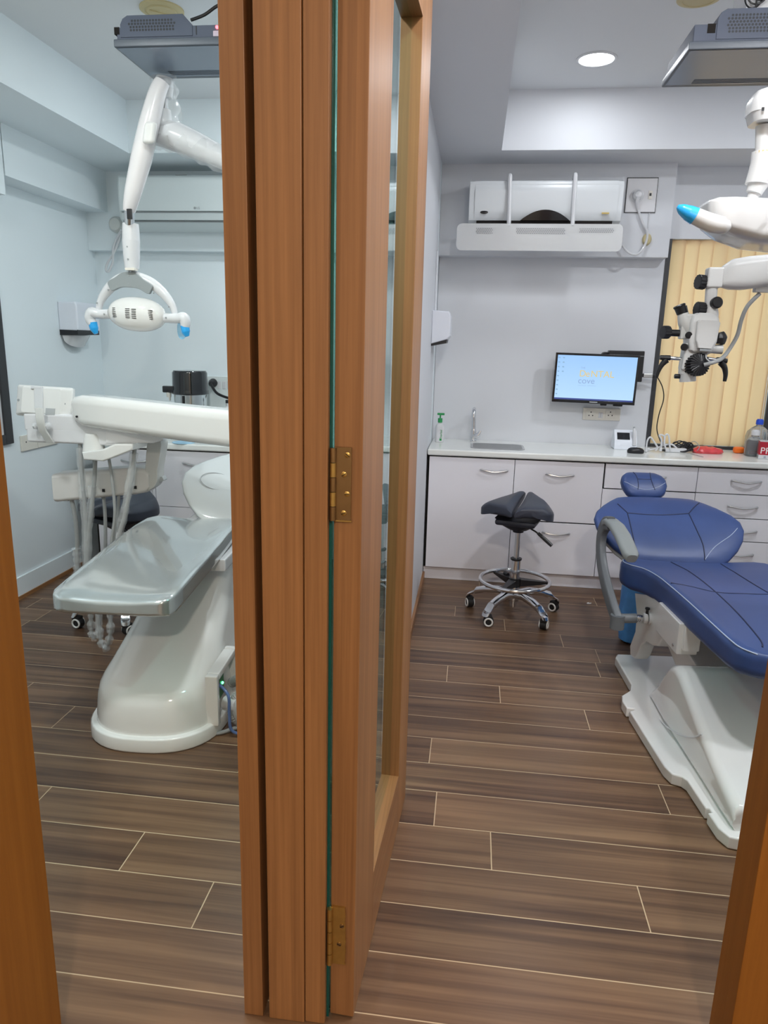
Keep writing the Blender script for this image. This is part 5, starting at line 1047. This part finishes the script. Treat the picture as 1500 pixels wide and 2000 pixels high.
bm = B(); lathe(bm, (q.x, 4.5, .863), [(.036, 0), (.04, .004), (.04, .17), (.032, .20), (.014, .215), (.014, .235)], 26); obj('bottle_body', bm, WPLAST, bt)
bm = B(); lathe(bm, (q.x, 4.5, 1.098), [(.017, 0), (.017, .02), (0, .021)], 18); obj('cap', bm, BLACKP, bt)
q = at(422, 800, 4.29); bm = B(); lathe(bm, (q.x, 4.42, .863), [(.04, 0), (.044, .004), (.044, .08), (.04, .085)], 26); tag(obj('clear_tub', bm, CLEARP), 'low clear tub between the distiller and the white bottle', 'tub')

# ---- operating light of the left room
YL = 2.95; l_ = lambda px, py, dy=0.0: at(px, py, YL + dy); P1 = lambda n: PX(n, YL)
ol = thing('dental_light', 'white operating light on a film-wrapped arm, cyan handle tips, in the left room', 'dental light', l_(268, 640))
bm = B(); pts = [l_(300, 258, .02), l_(340, 266), l_(390, 287), l_(432, 307), l_(520, 345, .0), l_(620, 388, .0)]
tube(bm, pts, [P1(20), P1(25), P1(22), P1(19), P1(19), P1(19)], 20); arm = obj('fixed_arm', bm, WPLAST, ol)
q = l_(620, 388); bm = B(); cyl(bm, (q.x, q.y, q.z - .05), (q.x, q.y, CEIL_L), .045, n=24); obj('ceiling_column', bm, WPLAST, ol)
bm = B(); tube(bm, [l_(322, 268), l_(318, 240), l_(317, 215)], [P1(22), P1(17), P1(15)], 18); tube(bm, [l_(319, 190), l_(320, 170), l_(321, 152)], [P1(15), P1(17), P1(15)], 18); obj('elbow_post', bm, WPLAST, arm)
for dx in (-7, 0, 8):
    bm = B(); cyl(bm, l_(316 + dx, 222), l_(318 + dx, 186), P1(2.6), n=10); obj('spring_rod', bm, CHROME, arm)
bm = B(); obox(bm, l_(317, 205, .02), X, Y_, Z, P1(9), P1(4), P1(18)); obj('slot_shadow', bm, GREYP, arm)
bm = B(); tube(bm, [l_(317, 160, -.05), l_(306, 185, -.06), l_(292, 240, -.07), l_(276, 310, -.07), l_(260, 375, -.07), l_(252, 412, -.06)], [P1(13), P1(15), P1(17.5), P1(18.5), P1(15), P1(11)], 20); sa = obj('spring_arm', bm, mat('wrapped_arm_white', (0.74, 0.72, 0.73), 0.22, coat=.3), ol)
bm = B(); obox(bm, l_(293, 260, -.125), X, Y_, (l_(296, 240) - l_(291, 280)).normalized(), P1(11), P1(7), P1(18), bev=P1(6.5), seg=4); obj('tension_knob', bm, GLOSSW, sa)
bm = B(); cyl(bm, l_(253, 408, -.06), l_(253, 442, -.03), P1(9), n=18); obj('chrome_neck', bm, CHROME, ol)
bm = B(); obox(bm, l_(253, 418, -.085), X, Y_, Z, P1(5), P1(2), P1(9), bev=.003); obj('neck_slot', bm, BLACKP, ol)
bm = B(); tube(bm, [l_(255, 437, -.02), l_(255.5, 452, -.02), l_(256, 470, -.02)], [P1(14.5), P1(15.5), P1(16)], 22); tube(bm, [l_(256, 470, -.02), l_(257, 500, -.02), l_(258, 525, -.02)], [P1(16.3), P1(15), P1(13)], 22); nk = obj('neck_sleeve', bm, WPLAST, ol)
for y in (484, 508):
    bm = B(); lathe(bm, l_(256 + (y - 484) * .05, y, -.02) - Y_ * P1(15.3), [(P1(1.6), -.003), (P1(1.6), .001), (0, .0012)], 10, (0, -1, 0)); obj('screw', bm, GREYP, nk)
bm = B(); obox(bm, l_(257, 526, -.035), X, Y_, Z, P1(9), P1(8), P1(2.2)); obj('label_strip', bm, CREAMP, nk)
arcL = [(258, 540), (232, 548), (212, 565), (197, 588), (192, 612)]; arcR = [(258, 540), (292, 552), (316, 570), (335, 594), (343, 618)]
bm = B(); tube(bm, [l_(*p) for p in arcL], [P1(12), P1(11), P1(9.5), P1(7), P1(5)], 16); tube(bm, [l_(*p) for p in arcR], [P1(12), P1(11), P1(9.5), P1(7), P1(5)], 16); yk = obj('yoke', bm, WPLAST, ol)
fp = smooth_poly([(0, 9), (14, 7), (30, -4), (45, -13), (42, -22), (36, -29), (18, -21), (0, -19), (-18, -20), (-35, -27), (-41, -21), (-43, -11), (-28, -2), (-14, 7)], 5)
bm = B(); prism(bm, [(P1(u), P1(v)) for u, v in fp], l_(258.5, 542), (1, 0, -.04), Z, Y_, -P1(14.5), -P1(6), bev=.003); obj('yoke_cover', bm, mat('yoke_grey', (0.27, 0.30, 0.31), 0.4), yk)
for px, py in ((258, 540), (258, 555), (235, 560), (284, 563), (216, 567), (304, 573), (194, 592), (334, 600)):
    bm = B(); lathe(bm, l_(px, py) - Y_ * P1(14.6 if 230 < px < 290 else 10), [(P1(1.4), -.003), (P1(1.4), .001), (0, .0012)], 10, (0, -1, 0)); obj('screw', bm, GREYP, yk)
bm = B(); c0 = l_(268, 614); ea = Vector((1, 0, -.045)).normalized()
rg = []
for i in range(25):
    f = -1 + 2 * i / 24; k = max(1e-3, 1 - abs(f) ** 2.3) ** .5
    rg.append([c0 + ea * P1(58) * f + Z * P1(32) * k * math.sin(t) * (1 if math.sin(t) > 0 else 1.0) + Y_ * P1(26) * k * math.cos(t) for t in [2 * math.pi * j / 32 for j in range(32)]])
loft(bm, rg); hd3 = obj('lamp_head', bm, GLOSSW, ol, smooth=80)
for cx_, dy_ in ((-39, 0), (-11, 1), (1.5, 1.5), (32, 1)):
    for k in range(6):
        u = cx_ + 4; v = 8.5 - k * 3.2 - cx_ * .045
        f = u / 58; yy = 26 * max(.05, 1 - abs(f) ** 2.3 - (v / 32) ** 2) ** .5
        bm = B(); obox(bm, c0 + X * P1(u) + Z * P1(v) - Y_ * P1(yy), X, Y_, Z, P1(4.2), P1(.9), P1(.55)); obj('vent_slot', bm, BLACKP, hd3)
for s_, pts, film in ((0, [(214, 613), (195, 614), (180, 611), (176, 622), (182, 634)], [(181, 630), (184, 642), (188, 652)]), (1, [(322, 621), (345, 622), (358, 621), (362, 630), (361, 640)], [(361, 636), (363, 648), (366, 657)])):
    bm = B(); tube(bm, [l_(*p, -.02) for p in pts], [P1(9), P1(9), P1(11), P1(10), P1(8)], 16); h = obj('side_handle', bm, WPLAST, ol)
    bm = B(); tube(bm, [l_(*p, -.02) for p in film], [P1(8.6), P1(8.2), P1(3.5)], 16); obj('handle_film', bm, CYANP, h)
    bm = B(); lathe(bm, l_(208 if s_ == 0 else 328, 614 if s_ == 0 else 621, -.02) - Y_ * P1(9), [(P1(1.8), -.004), (P1(1.8), .001), (0, .0012)], 10, (0, -1, 0)); obj('screw', bm, GREYP, h)
q = l_(356, 646, .03); bm = B(); prism(bm, smooth_poly([(-.018, .03), (.012, .026), (.016, -.02), (-.004, -.036), (-.02, -.016)]), q, X, Z, Y_, -.0008, .0008); obj('loose_film', bm, film_material('cyan_loose_film', (0.25, 0.65, 0.9), .5, .2), h)
# crinkled clear film over the arm
bm = B(); tube(bm, [l_(318, 148, -.02), l_(322, 175), l_(324, 215), l_(324, 250)], lambda t: P1(20 + 3.5 * math.sin(t * 23) + 5 * t), 16, 8); tube(bm, [l_(305, 262), l_(340, 270), l_(390, 291), l_(432, 311), l_(500, 340)], lambda t: P1(25 + 1.8 * math.sin(t * 37) - 4 * t), 16, 8)
obj('plastic_wrap', bm, FILM, arm, smooth=60)
bm = B(); V = [[bm.verts.new(l_(332 + 14 * j / 4 + 10 * (i / 6) + 4 * math.sin(i + j), 172 + 13 * i, -.01 * math.sin(i * 1.3 + j))) for j in range(5)] for i in range(6)]
for i in range(5):
    for j in range(4): bm.faces.new((V[i][j], V[i][j + 1], V[i + 1][j + 1], V[i + 1][j]))
obj('loose_wrap', bm, film_material('thin_loose_film', (.85, .88, .88), .86, .1), arm, smooth=60)

# ---- delivery unit
YD = 3.0; d_ = lambda px, py, dy=0.0: at(px, py, YD + dy); P2 = lambda n: PX(n, YD)
du = thing('delivery_unit', 'white dental delivery unit with thick swing arm, screen and hanging grey hoses', 'dental unit', d_(185, 900))
bm = B(); rg = []
for px, cy, hh, hw in ((147, 797, 8, 10), (150, 797, 17, 20), (158, 798, 25, 28), (172, 801, 31, 32), (215, 806, 32, 33), (300, 817, 33, 33), (380, 827, 33.5, 33), (450, 835, 34, 33), (600, 853, 34, 33)):
    rg.append([d_(px, cy, -.0006 * (px - 180)) + Y_ * P2(u) + Z * P2(v) for u, v in rr(hw, hh, min(hh, hw) * .55, 6)])
loft(bm, rg); sw = obj('swing_arm', bm, GLOSSW, du, smooth=50)
bm = B(); lathe(bm, d_(165, 811) - Y_ * P2(29), [(P2(2.2), -.004), (P2(2.2), .002), (0, .0024)], 12, (0, -1, 0)); obj('arm_screw', bm, BLACKP, sw)
bm = B(); cyl(bm, d_(182, 818), d_(183, 846), P2(8), n=18); obj('arm_pivot', bm, CHROME, du)
bm = B(); obox(bm, d_(184, 828, -.03), X, Y_, Z, P2(5), P2(4), P2(5), bev=.004); obj('pivot_pad', bm, BLACKP, du)
# control head
bm = B()
for (z0p, z1p, x0p, x1p) in ((864, 842, 52, 262), (842, 815, 47, 268)):
    a, b = d_(x0p, z0p, -.02), d_(x1p, z1p, -.02); box(bm, a.x, b.x, YD - .02, YD + .28, a.z + .001, b.z, bev=.012, seg=3)
ch = obj('control_head', bm, mat('unit_white', (0.76, 0.76, 0.78), 0.3), du)
bm = B(); P = [(205, 866), (205, 835), (262, 832), (320, 850), (318, 860), (298, 866)]
o = d_(205, 866, -.03); prism(bm, [(d_(x, y, -.03).x - o.x, d_(x, y, -.03).z - o.z) for x, y in P], o, X, Z, Y_, 0, .22, bev=.008); obj('instrument_tray', bm, MATS['unit_white'], du)
# column collar and lower bracket
bm = B(); q = d_(183, 846); loft(bm, [[d_(x, y) + X * P2(u) + Y_ * P2(v) for u, v in sup(w, w * .9, 2.6, 26)] for x, y, w in ((182, 846, 14), (182.5, 850, 17), (183, 865, 19), (184, 884, 22))]); obj('collar', bm, GLOSSW, du, smooth=50)
bm = B(); bot = [(164, 882), (167, 897), (205, 900), (222, 894), (262, 878), (264, 866), (228, 866), (205, 876)]
o = d_(164, 882, -.05); prism(bm, [(d_(x, y, -.05).x - o.x, d_(x, y, -.05).z - o.z) for x, y in bot], o, X, Z, Y_, -.02, .13, bev=.008, seg=3); obj('hose_bracket', bm, GLOSSW, du)
# screen
bm = B(); o = d_(86, 784, .02); nrm = Vector((.06, -.97, .22)).normalized(); eu = Vector((1, .05, -.03)).normalized(); eu = (eu - nrm * eu.dot(nrm)).normalized(); ev = nrm.cross(eu); ev = ev if ev.z > 0 else -ev
rg = []
for d, sx_, sy_, r in ((-.030, 55, 28, 3), (-.022, 58, 31, 4), (-.004, 58, 31, 4), (.004, 55, 28, 4), (.022, 42, 27, 4), (.026, 40, 25, 4)):
    rg.append([o + nrm * d + eu * P2(u) + ev * P2(v) for u, v in rr(sx_, sy_, r, 3)])
loft(bm, rg); sc2 = obj('screen', bm, GLOSSW, du, smooth=25)
bm = B(); obox(bm, o + nrm * .028 + eu * P2(-4) + ev * P2(4), (eu * .97 + ev * .1).normalized(), (ev * .97 - eu * .1).normalized(), nrm, P2(9), P2(24), P2(3), bev=.004); obox(bm, o + nrm * .028 + eu * P2(-10) + ev * P2(25), eu, ev, nrm, P2(11), P2(3), P2(3.5), bev=.003); obj('screen_rib', bm, WPLAST, sc2)
bm = B(); obox(bm, o + nrm * .0275 + eu * P2(21) + ev * P2(-21), eu, ev, nrm, P2(9.5), P2(6.5), P2(.4)); obj('type_plate', bm, LGREY, sc2, smooth=0)
for u, v in ((-50, -1), (46, -3)):
    bm = B(); lathe(bm, o + nrm * .014 + eu * P2(u) + ev * P2(v), [(P2(2.6), -.004), (P2(2.4), .001), (0, .0012)], 12, nrm); obj('screw', bm, GREYP, sc2)
bm = B(); loft(bm, [[d_(x, y, dy) + X * P2(u) + Y_ * P2(v) for u, v in rr(8, 3, 1.5, 3)] for x, y, dy in ((77, 797, -.055), (78, 815, -.07), (80, 828, -.07), (84, 842, -.06), (92, 854, -.045), (99, 864, -.035))]); obj('screen_bracket', bm, WPLAST2, du)
for px, py in ((70, 832), (93, 832)):
    bm = B(); lathe(bm, d_(px, py, -.05), [(P2(2), -.012), (P2(7), -.006), (P2(7.5), .006), (P2(2), .01)], 7, (1, -.2, 0)); obj('wing_knob', bm, WPLAST, du)
# hoses with clear sleeves
def hose(pts, r, nm='hose', par=du, dy=0.0, m=HOSE):
    bm = B(); tube(bm, [d_(x, y, dy) for x, y in pts], P2(r), 10); return obj(nm, bm, m, par)
def sleeve(pts, r0, amp, par, dy=0.0, seed=0):
    bm = B(); tube(bm, [d_(x, y, dy) for x, y in pts], lambda t: P2(r0 + .5 * amp * math.sin(t * 17 + seed) + amp * .3 * math.sin(t * 47 + 2 * seed)), 12, 10); return obj('hose_sleeve', bm, FILM, par, smooth=70)
h1 = hose([(156, 862), (158, 900), (162, 950), (167, 1010), (168, 1090), (166, 1180)], 4); sleeve([(157, 875), (159, 920), (163, 980), (167, 1050), (168, 1110)], 7.5, 1.6, h1)
h2 = hose([(186, 900), (184, 940), (178, 1000), (172, 1060), (170, 1120), (170, 1190)], 4.2); sleeve([(180, 950), (176, 1000), (172, 1050), (171, 1110)], 8, 1.8, h2, 0, 1.3)
h3 = hose([(213, 897), (218, 930), (223, 975), (224, 1010), (218, 1060), (214, 1130)], 3.2)
h4 = hose([(263, 876), (259, 920), (252, 965), (243, 1010), (232, 1050), (226, 1120)], 4.2); sleeve([(262, 885), (256, 930), (248, 975), (238, 1020), (230, 1060)], 8.5, 1.8, h4, 0, 2.2)

# ---- assistant holder under the head
YH = 3.18; h_ = lambda px, py, dy=0.0: at(px, py, YH + dy)
ah = thing('instrument_holder', 'white assistant instrument holder bar below the delivery unit tray', 'instrument holder', h_(210, 970))
bm = B(); ring = []
for px, yt, yb_ in ((114, 923, 975), (118, 922, 976), (160, 918, 972), (220, 913, 966), (270, 910, 962), (292, 913, 958), (300, 922, 950)):
    a, b = h_(px, yt), h_(px, yb_); zc_, hh_ = (a.z + b.z) / 2, (a.z - b.z) / 2
    ring.append([Vector((a.x, YH, zc_)) + Y_ * u + Z * v for u, v in rr(.06, hh_, .02, 4)])
loft(bm, ring); bar = obj('holder_bar', bm, mat('holder_white', (0.72, 0.70, 0.68), 0.35), ah, smooth=40)
bm = B(); pl = smooth_poly([(288, 950), (291, 870), (297, 858), (310, 855), (320, 862), (319, 880), (313, 915), (312, 938), (303, 952)], 4)
o = h_(300, 910, -.02); prism(bm, [(h_(x, y, -.02).x - o.x, h_(x, y, -.02).z - o.z) for x, y in pl], o, X, Z, Y_, -.03, .05, bev=.008); obj('support_plate', bm, WPLAST2, ah)
bm = B(); o = h_(312, 937); obox(bm, o, Vector((.9, 0, .4)).normalized(), Y_, Vector((-.4, 0, .9)).normalized(), PX(12, YH), .02, PX(5, YH), bev=.004); obj('release_lever', bm, LGREY, ah)
for px, py in ((215, 953), (276, 947)):
    bm = B(); q = h_(px, py); obox(bm, (q.x, YH - .062, q.z), X, Y_, Z, .006, .003, .007); obj('button', bm, BLACKP, bar)
for px, py in ((139, 972), (203, 966), (232, 961), (263, 957)):
    bm = B(); q = h_(px, py); obox(bm, (q.x, YH - .03, q.z), X, Y_, Z, .012, .02, .008, bev=.002); obj('hose_socket', bm, LGREY, bar)
YD_, d_old = YD, d_
def hhose(pts, r): 
    bm = B(); tube(bm, [h_(x, y, -.03) for x, y in pts], PX(r, YH), 10); return obj('hose', bm, HOSE, ah)
hhose([(139, 973), (145, 1000), (150, 1040), (151, 1090), (149, 1150)], 4.5); hhose([(202, 968), (205, 1000), (206, 1050), (205, 1140)], 3.6); hhose([(232, 962), (231, 990), (228, 1020), (222, 1060), (216, 1140)], 3.2)
bm = B(); tube(bm, [h_(148, 1070, -.03), h_(151, 1095, -.03), h_(150, 1125, -.03)], lambda t: PX(8 + 1.6 * math.sin(t * 29), YH), 12); obj('hose_sleeve', bm, FILM, ah, smooth=70)
# sleeved suction hoses looping down near the floor
for dyh, lab, pts in ((.07, 'clear-sleeved grey hose hanging in a loop under the silver chair, left one', [(177, 1190), (178, 1222), (180, 1242), (188, 1244), (192, 1225), (192, 1190)]), (-.03, 'clear-sleeved grey hose looping lowest under the silver chair, right one', [(193, 1190), (194, 1230), (198, 1255), (206, 1266), (213, 1250), (216, 1225), (214, 1190)])):
    t = thing('suction_hose', lab, 'hose', d_(200, 1240), 0, 'sleeved hoses under the silver chair')
    bm = B(); tube(bm, [d_(x, y - (0 if y > 1191 else 30), dyh) for x, y in pts], P2(3.6), 10, 10); obj('hose_core', bm, HOSE, t)
    bm = B(); tube(bm, [d_(x, y, dyh) for x, y in pts], lambda u: P2(7.2 + 2.0 * math.sin(u * 40) + 1.0 * math.sin(u * 83)), 12, 12); obj('hose_sleeve', bm, FILM, t, smooth=60)

# ---- silver dental chair of the left room (local frame: y away from the camera, origin under the foot end)
LO, LTH = Vector((-1.215, 2.19, 0)), math.radians(3.5)
lc = thing('dental_chair', 'glossy silver-grey dental chair with white curved base in the left room', 'dental chair', LO, LTH)
K = dict(local=True)
base_sec = dens(rr(1, 1, .32, 5), .18)
def lsec(y, zc_, hw, th, cx_=0.0, dish=.014):
    out = []
    for u, v in base_sec:
        z = zc_ + v * th / 2
        if v > 0: z += dish * (abs(u) ** 2.2 - .55) * v
        out.append((cx_ + u * hw * .885, y, z))
    return out
ls = [(-.012, .586, .18, .030), (-.004, .586, .212, .055), (.012, .588, .236, .072), (.04, .592, .247, .080), (.12, .598, .250, .082), (.30, .611, .252, .082), (.55, .629, .256, .082), (.75, .643, .252, .08), (.86, .650, .24, .078), (.91, .653, .215, .07), (.935, .655, .17, .05), (.945, .655, .12, .03)]
bm = B(); loft(bm, [lsec(*s) for s in ls]); ls_ = obj('seat', bm, SILVER, lc, smooth=60, **K)
LBT, LBN, LBO = Vector((0, .83, .558)), Vector((0, -.558, .83)), Vector((.25, .92, .63))
lbs = [(t * 1.0, w * .98, th) for t, w, th in bs]
def lback(t, hw, th): return [Vector((u, 0, 0)) + LBO + LBT * t + LBN * (v * (1 - .3 * abs(u / hw) ** 2) + .09 * (u / .36) ** 2) for u, v in sup(hw, th / 2, 3.2, 40)]
bm = B(); loft(bm, [lback(*b) for b in lbs]); lb = obj('backrest', bm, mat('silver_vinyl_pale', (0.62, 0.65, 0.65), 0.12, coat=.7), lc, smooth=70, **K)
bm = B(); loft(bm, [[LBO + X * (.0 + u) + LBT * (t) + LBN * (v) for u, v in sup(hw, th / 2, 2.7, 24)] for t, hw, th in ((.50, .06, .02), (.52, .1, .06), (.58, .12, .085), (.64, .11, .08), (.68, .07, .04))]); obj('headrest', bm, SILVER, lc, smooth=70, **K)
bm = B(); tube(bm, [LBO + X * (-.19 + .075 * math.cos(t)) + LBT * (.25 + .055 * math.sin(t)) + LBN * (.0505 * (1 - .3 * .3) + .09 * ((-.19 + .075 * math.cos(t)) / .36) ** 2 - .003) for t in [2 * math.pi * i / 30 for i in range(31)]], .0022, 6, smooth=False); obj('seam', bm, LGREY, lb, **K)
# base: floor plinth and sweeping hood
def uoutline(fy, hw, by, cx_=0.0, n=22):
    out = [(cx_ + hw * math.copysign(abs(math.cos(a)) ** .8, math.cos(a)), fy + hw * 1.05 * (1 - abs(math.sin(a)) ** .8)) for a in [math.pi + math.pi * i / n for i in range(n + 1)]]
    return out + [(cx_ + hw * .96, by), (cx_ - hw * .96, by)]
BXC = .055
def slab(zs, m, nm, par=lc):
    bm = B(); loft(bm, [[(u, v, z) for u, v in uoutline(fy, hw, by, BXC)] for z, fy, hw, by in zs]); return obj(nm, bm, m, par, smooth=50, **K)
slab([(.0005, .035, .262, 1.25), (.008, .03, .267, 1.25), (.050, .033, .264, 1.25), (.058, .042, .255, 1.25)], GLOSSW, 'base_plinth')
slab([(.05, .055, .244, 1.22), (.10, .060, .242, 1.22), (.16, .070, .237, 1.22), (.195, .085, .230, 1.22), (.22, .115, .221, 1.22), (.245, .17, .212, 1.22), (.30, .29, .199, 1.2), (.36, .41, .187, 1.18), (.43, .54, .168, 1.16), (.50, .66, .16, 1.14), (.56, .76, .15, 1.12)], GLOSSW, 'base_hood')
bm = B(); box(bm, -.10, .25, .55, 1.15, .545, .60, bev=.01); box(bm, -.06, .22, .95, 1.10, .56, .66, bev=.01); obj('seat_carrier', bm, WPLAST, lc, **K)
# service box with its opening on the right flank
sx0 = BXC + .212
bm = B()
for (a0, a1, b0, b1, c0_, c1_) in ((sx0, sx0 + .05, .17, .20, .045, .255), (sx0, sx0 + .05, .43, .46, .045, .255), (sx0, sx0 + .05, .20, .43, .225, .255)): box(bm, a0, a1, b0, b1, c0_, c1_, bev=.007)
sv = obj('service_box', bm, GLOSSW, lc, **K)
bm = B(); box(bm, sx0, sx0 + .02, .20, .43, .04, .225); obj('box_interior', bm, BLACKP, sv, local=True)
bm = B(); box(bm, sx0 + .02, sx0 + .04, .23, .29, .13, .215, bev=.003); obj('circuit_board', bm, mat('pcb_green', (0.02, 0.12, 0.05), .4), sv, local=True)
bm = B(); lathe(bm, (sx0 + .041, .262, .185), [(.006, 0), (.005, .004), (0, .005)], 12, (1, -.3, 0)); obj('status_light', bm, LEDGRN, sv, local=True)
bm = B(); cyl(bm, (sx0 + .055, .26, .10), (sx0 + .11, .235, .105), .03, n=20); obj('white_drain_pipe', bm, WPLAST, sv, local=True)
def lw3(p): return WM[lc.name] @ Vector(p)
t = thing('drain_hose', 'thick grey ribbed hose coiled at the service box of the silver chair', 'hose', lw3((sx0 + .12, .30, 0)))
bm = B(); pts = [lw3(p) for p in ((sx0 + .05, .36, .135), (sx0 + .10, .33, .175), (sx0 + .15, .33, .17), (sx0 + .19, .31, .12), (sx0 + .17, .27, .055), (sx0 + .115, .24, .034), (sx0 + .085, .24, .075), (sx0 + .10, .25, .13), (sx0 + .15, .26, .15), (sx0 + .22, .26, .10), (sx0 + .23, .27, .03))]
tube(bm, pts, lambda u: .020 + .0016 * math.sin(u * 420), 14, 16); obj('ribbed_hose', bm, HOSE, t, smooth=60)
bm = B(); torus(bm, lw3((sx0 + .15, .245, .09)), .05, .017, (.5, -1, .1), 30, 10); obj('inner_coil', bm, LGREY, t)
bm = B(); tube(bm, [lw3(p) for p in ((sx0 + .04, .22, .20), (sx0 + .085, .19, .17), (sx0 + .09, .18, .10), (sx0 + .10, .175, .03), (sx0 + .16, .19, .008), (sx0 + .24, .22, .008))], .006, 8); tag(obj('blue_tube', bm, mat('clear_blue_tube', (0.10, 0.16, 0.34), .2)), 'thin dark blue tube curving down from the service box', 'tube')
bm = B(); tube(bm, [lw3(p) for p in ((sx0 - .02, .165, .009), (sx0 + .05, .19, .009), (sx0 + .10, .225, .012), (sx0 + .16, .25, .010))], .008, 8); tag(obj('floor_cable', bm, GREYP), 'grey cable on the floor along the silver chair base', 'cable')
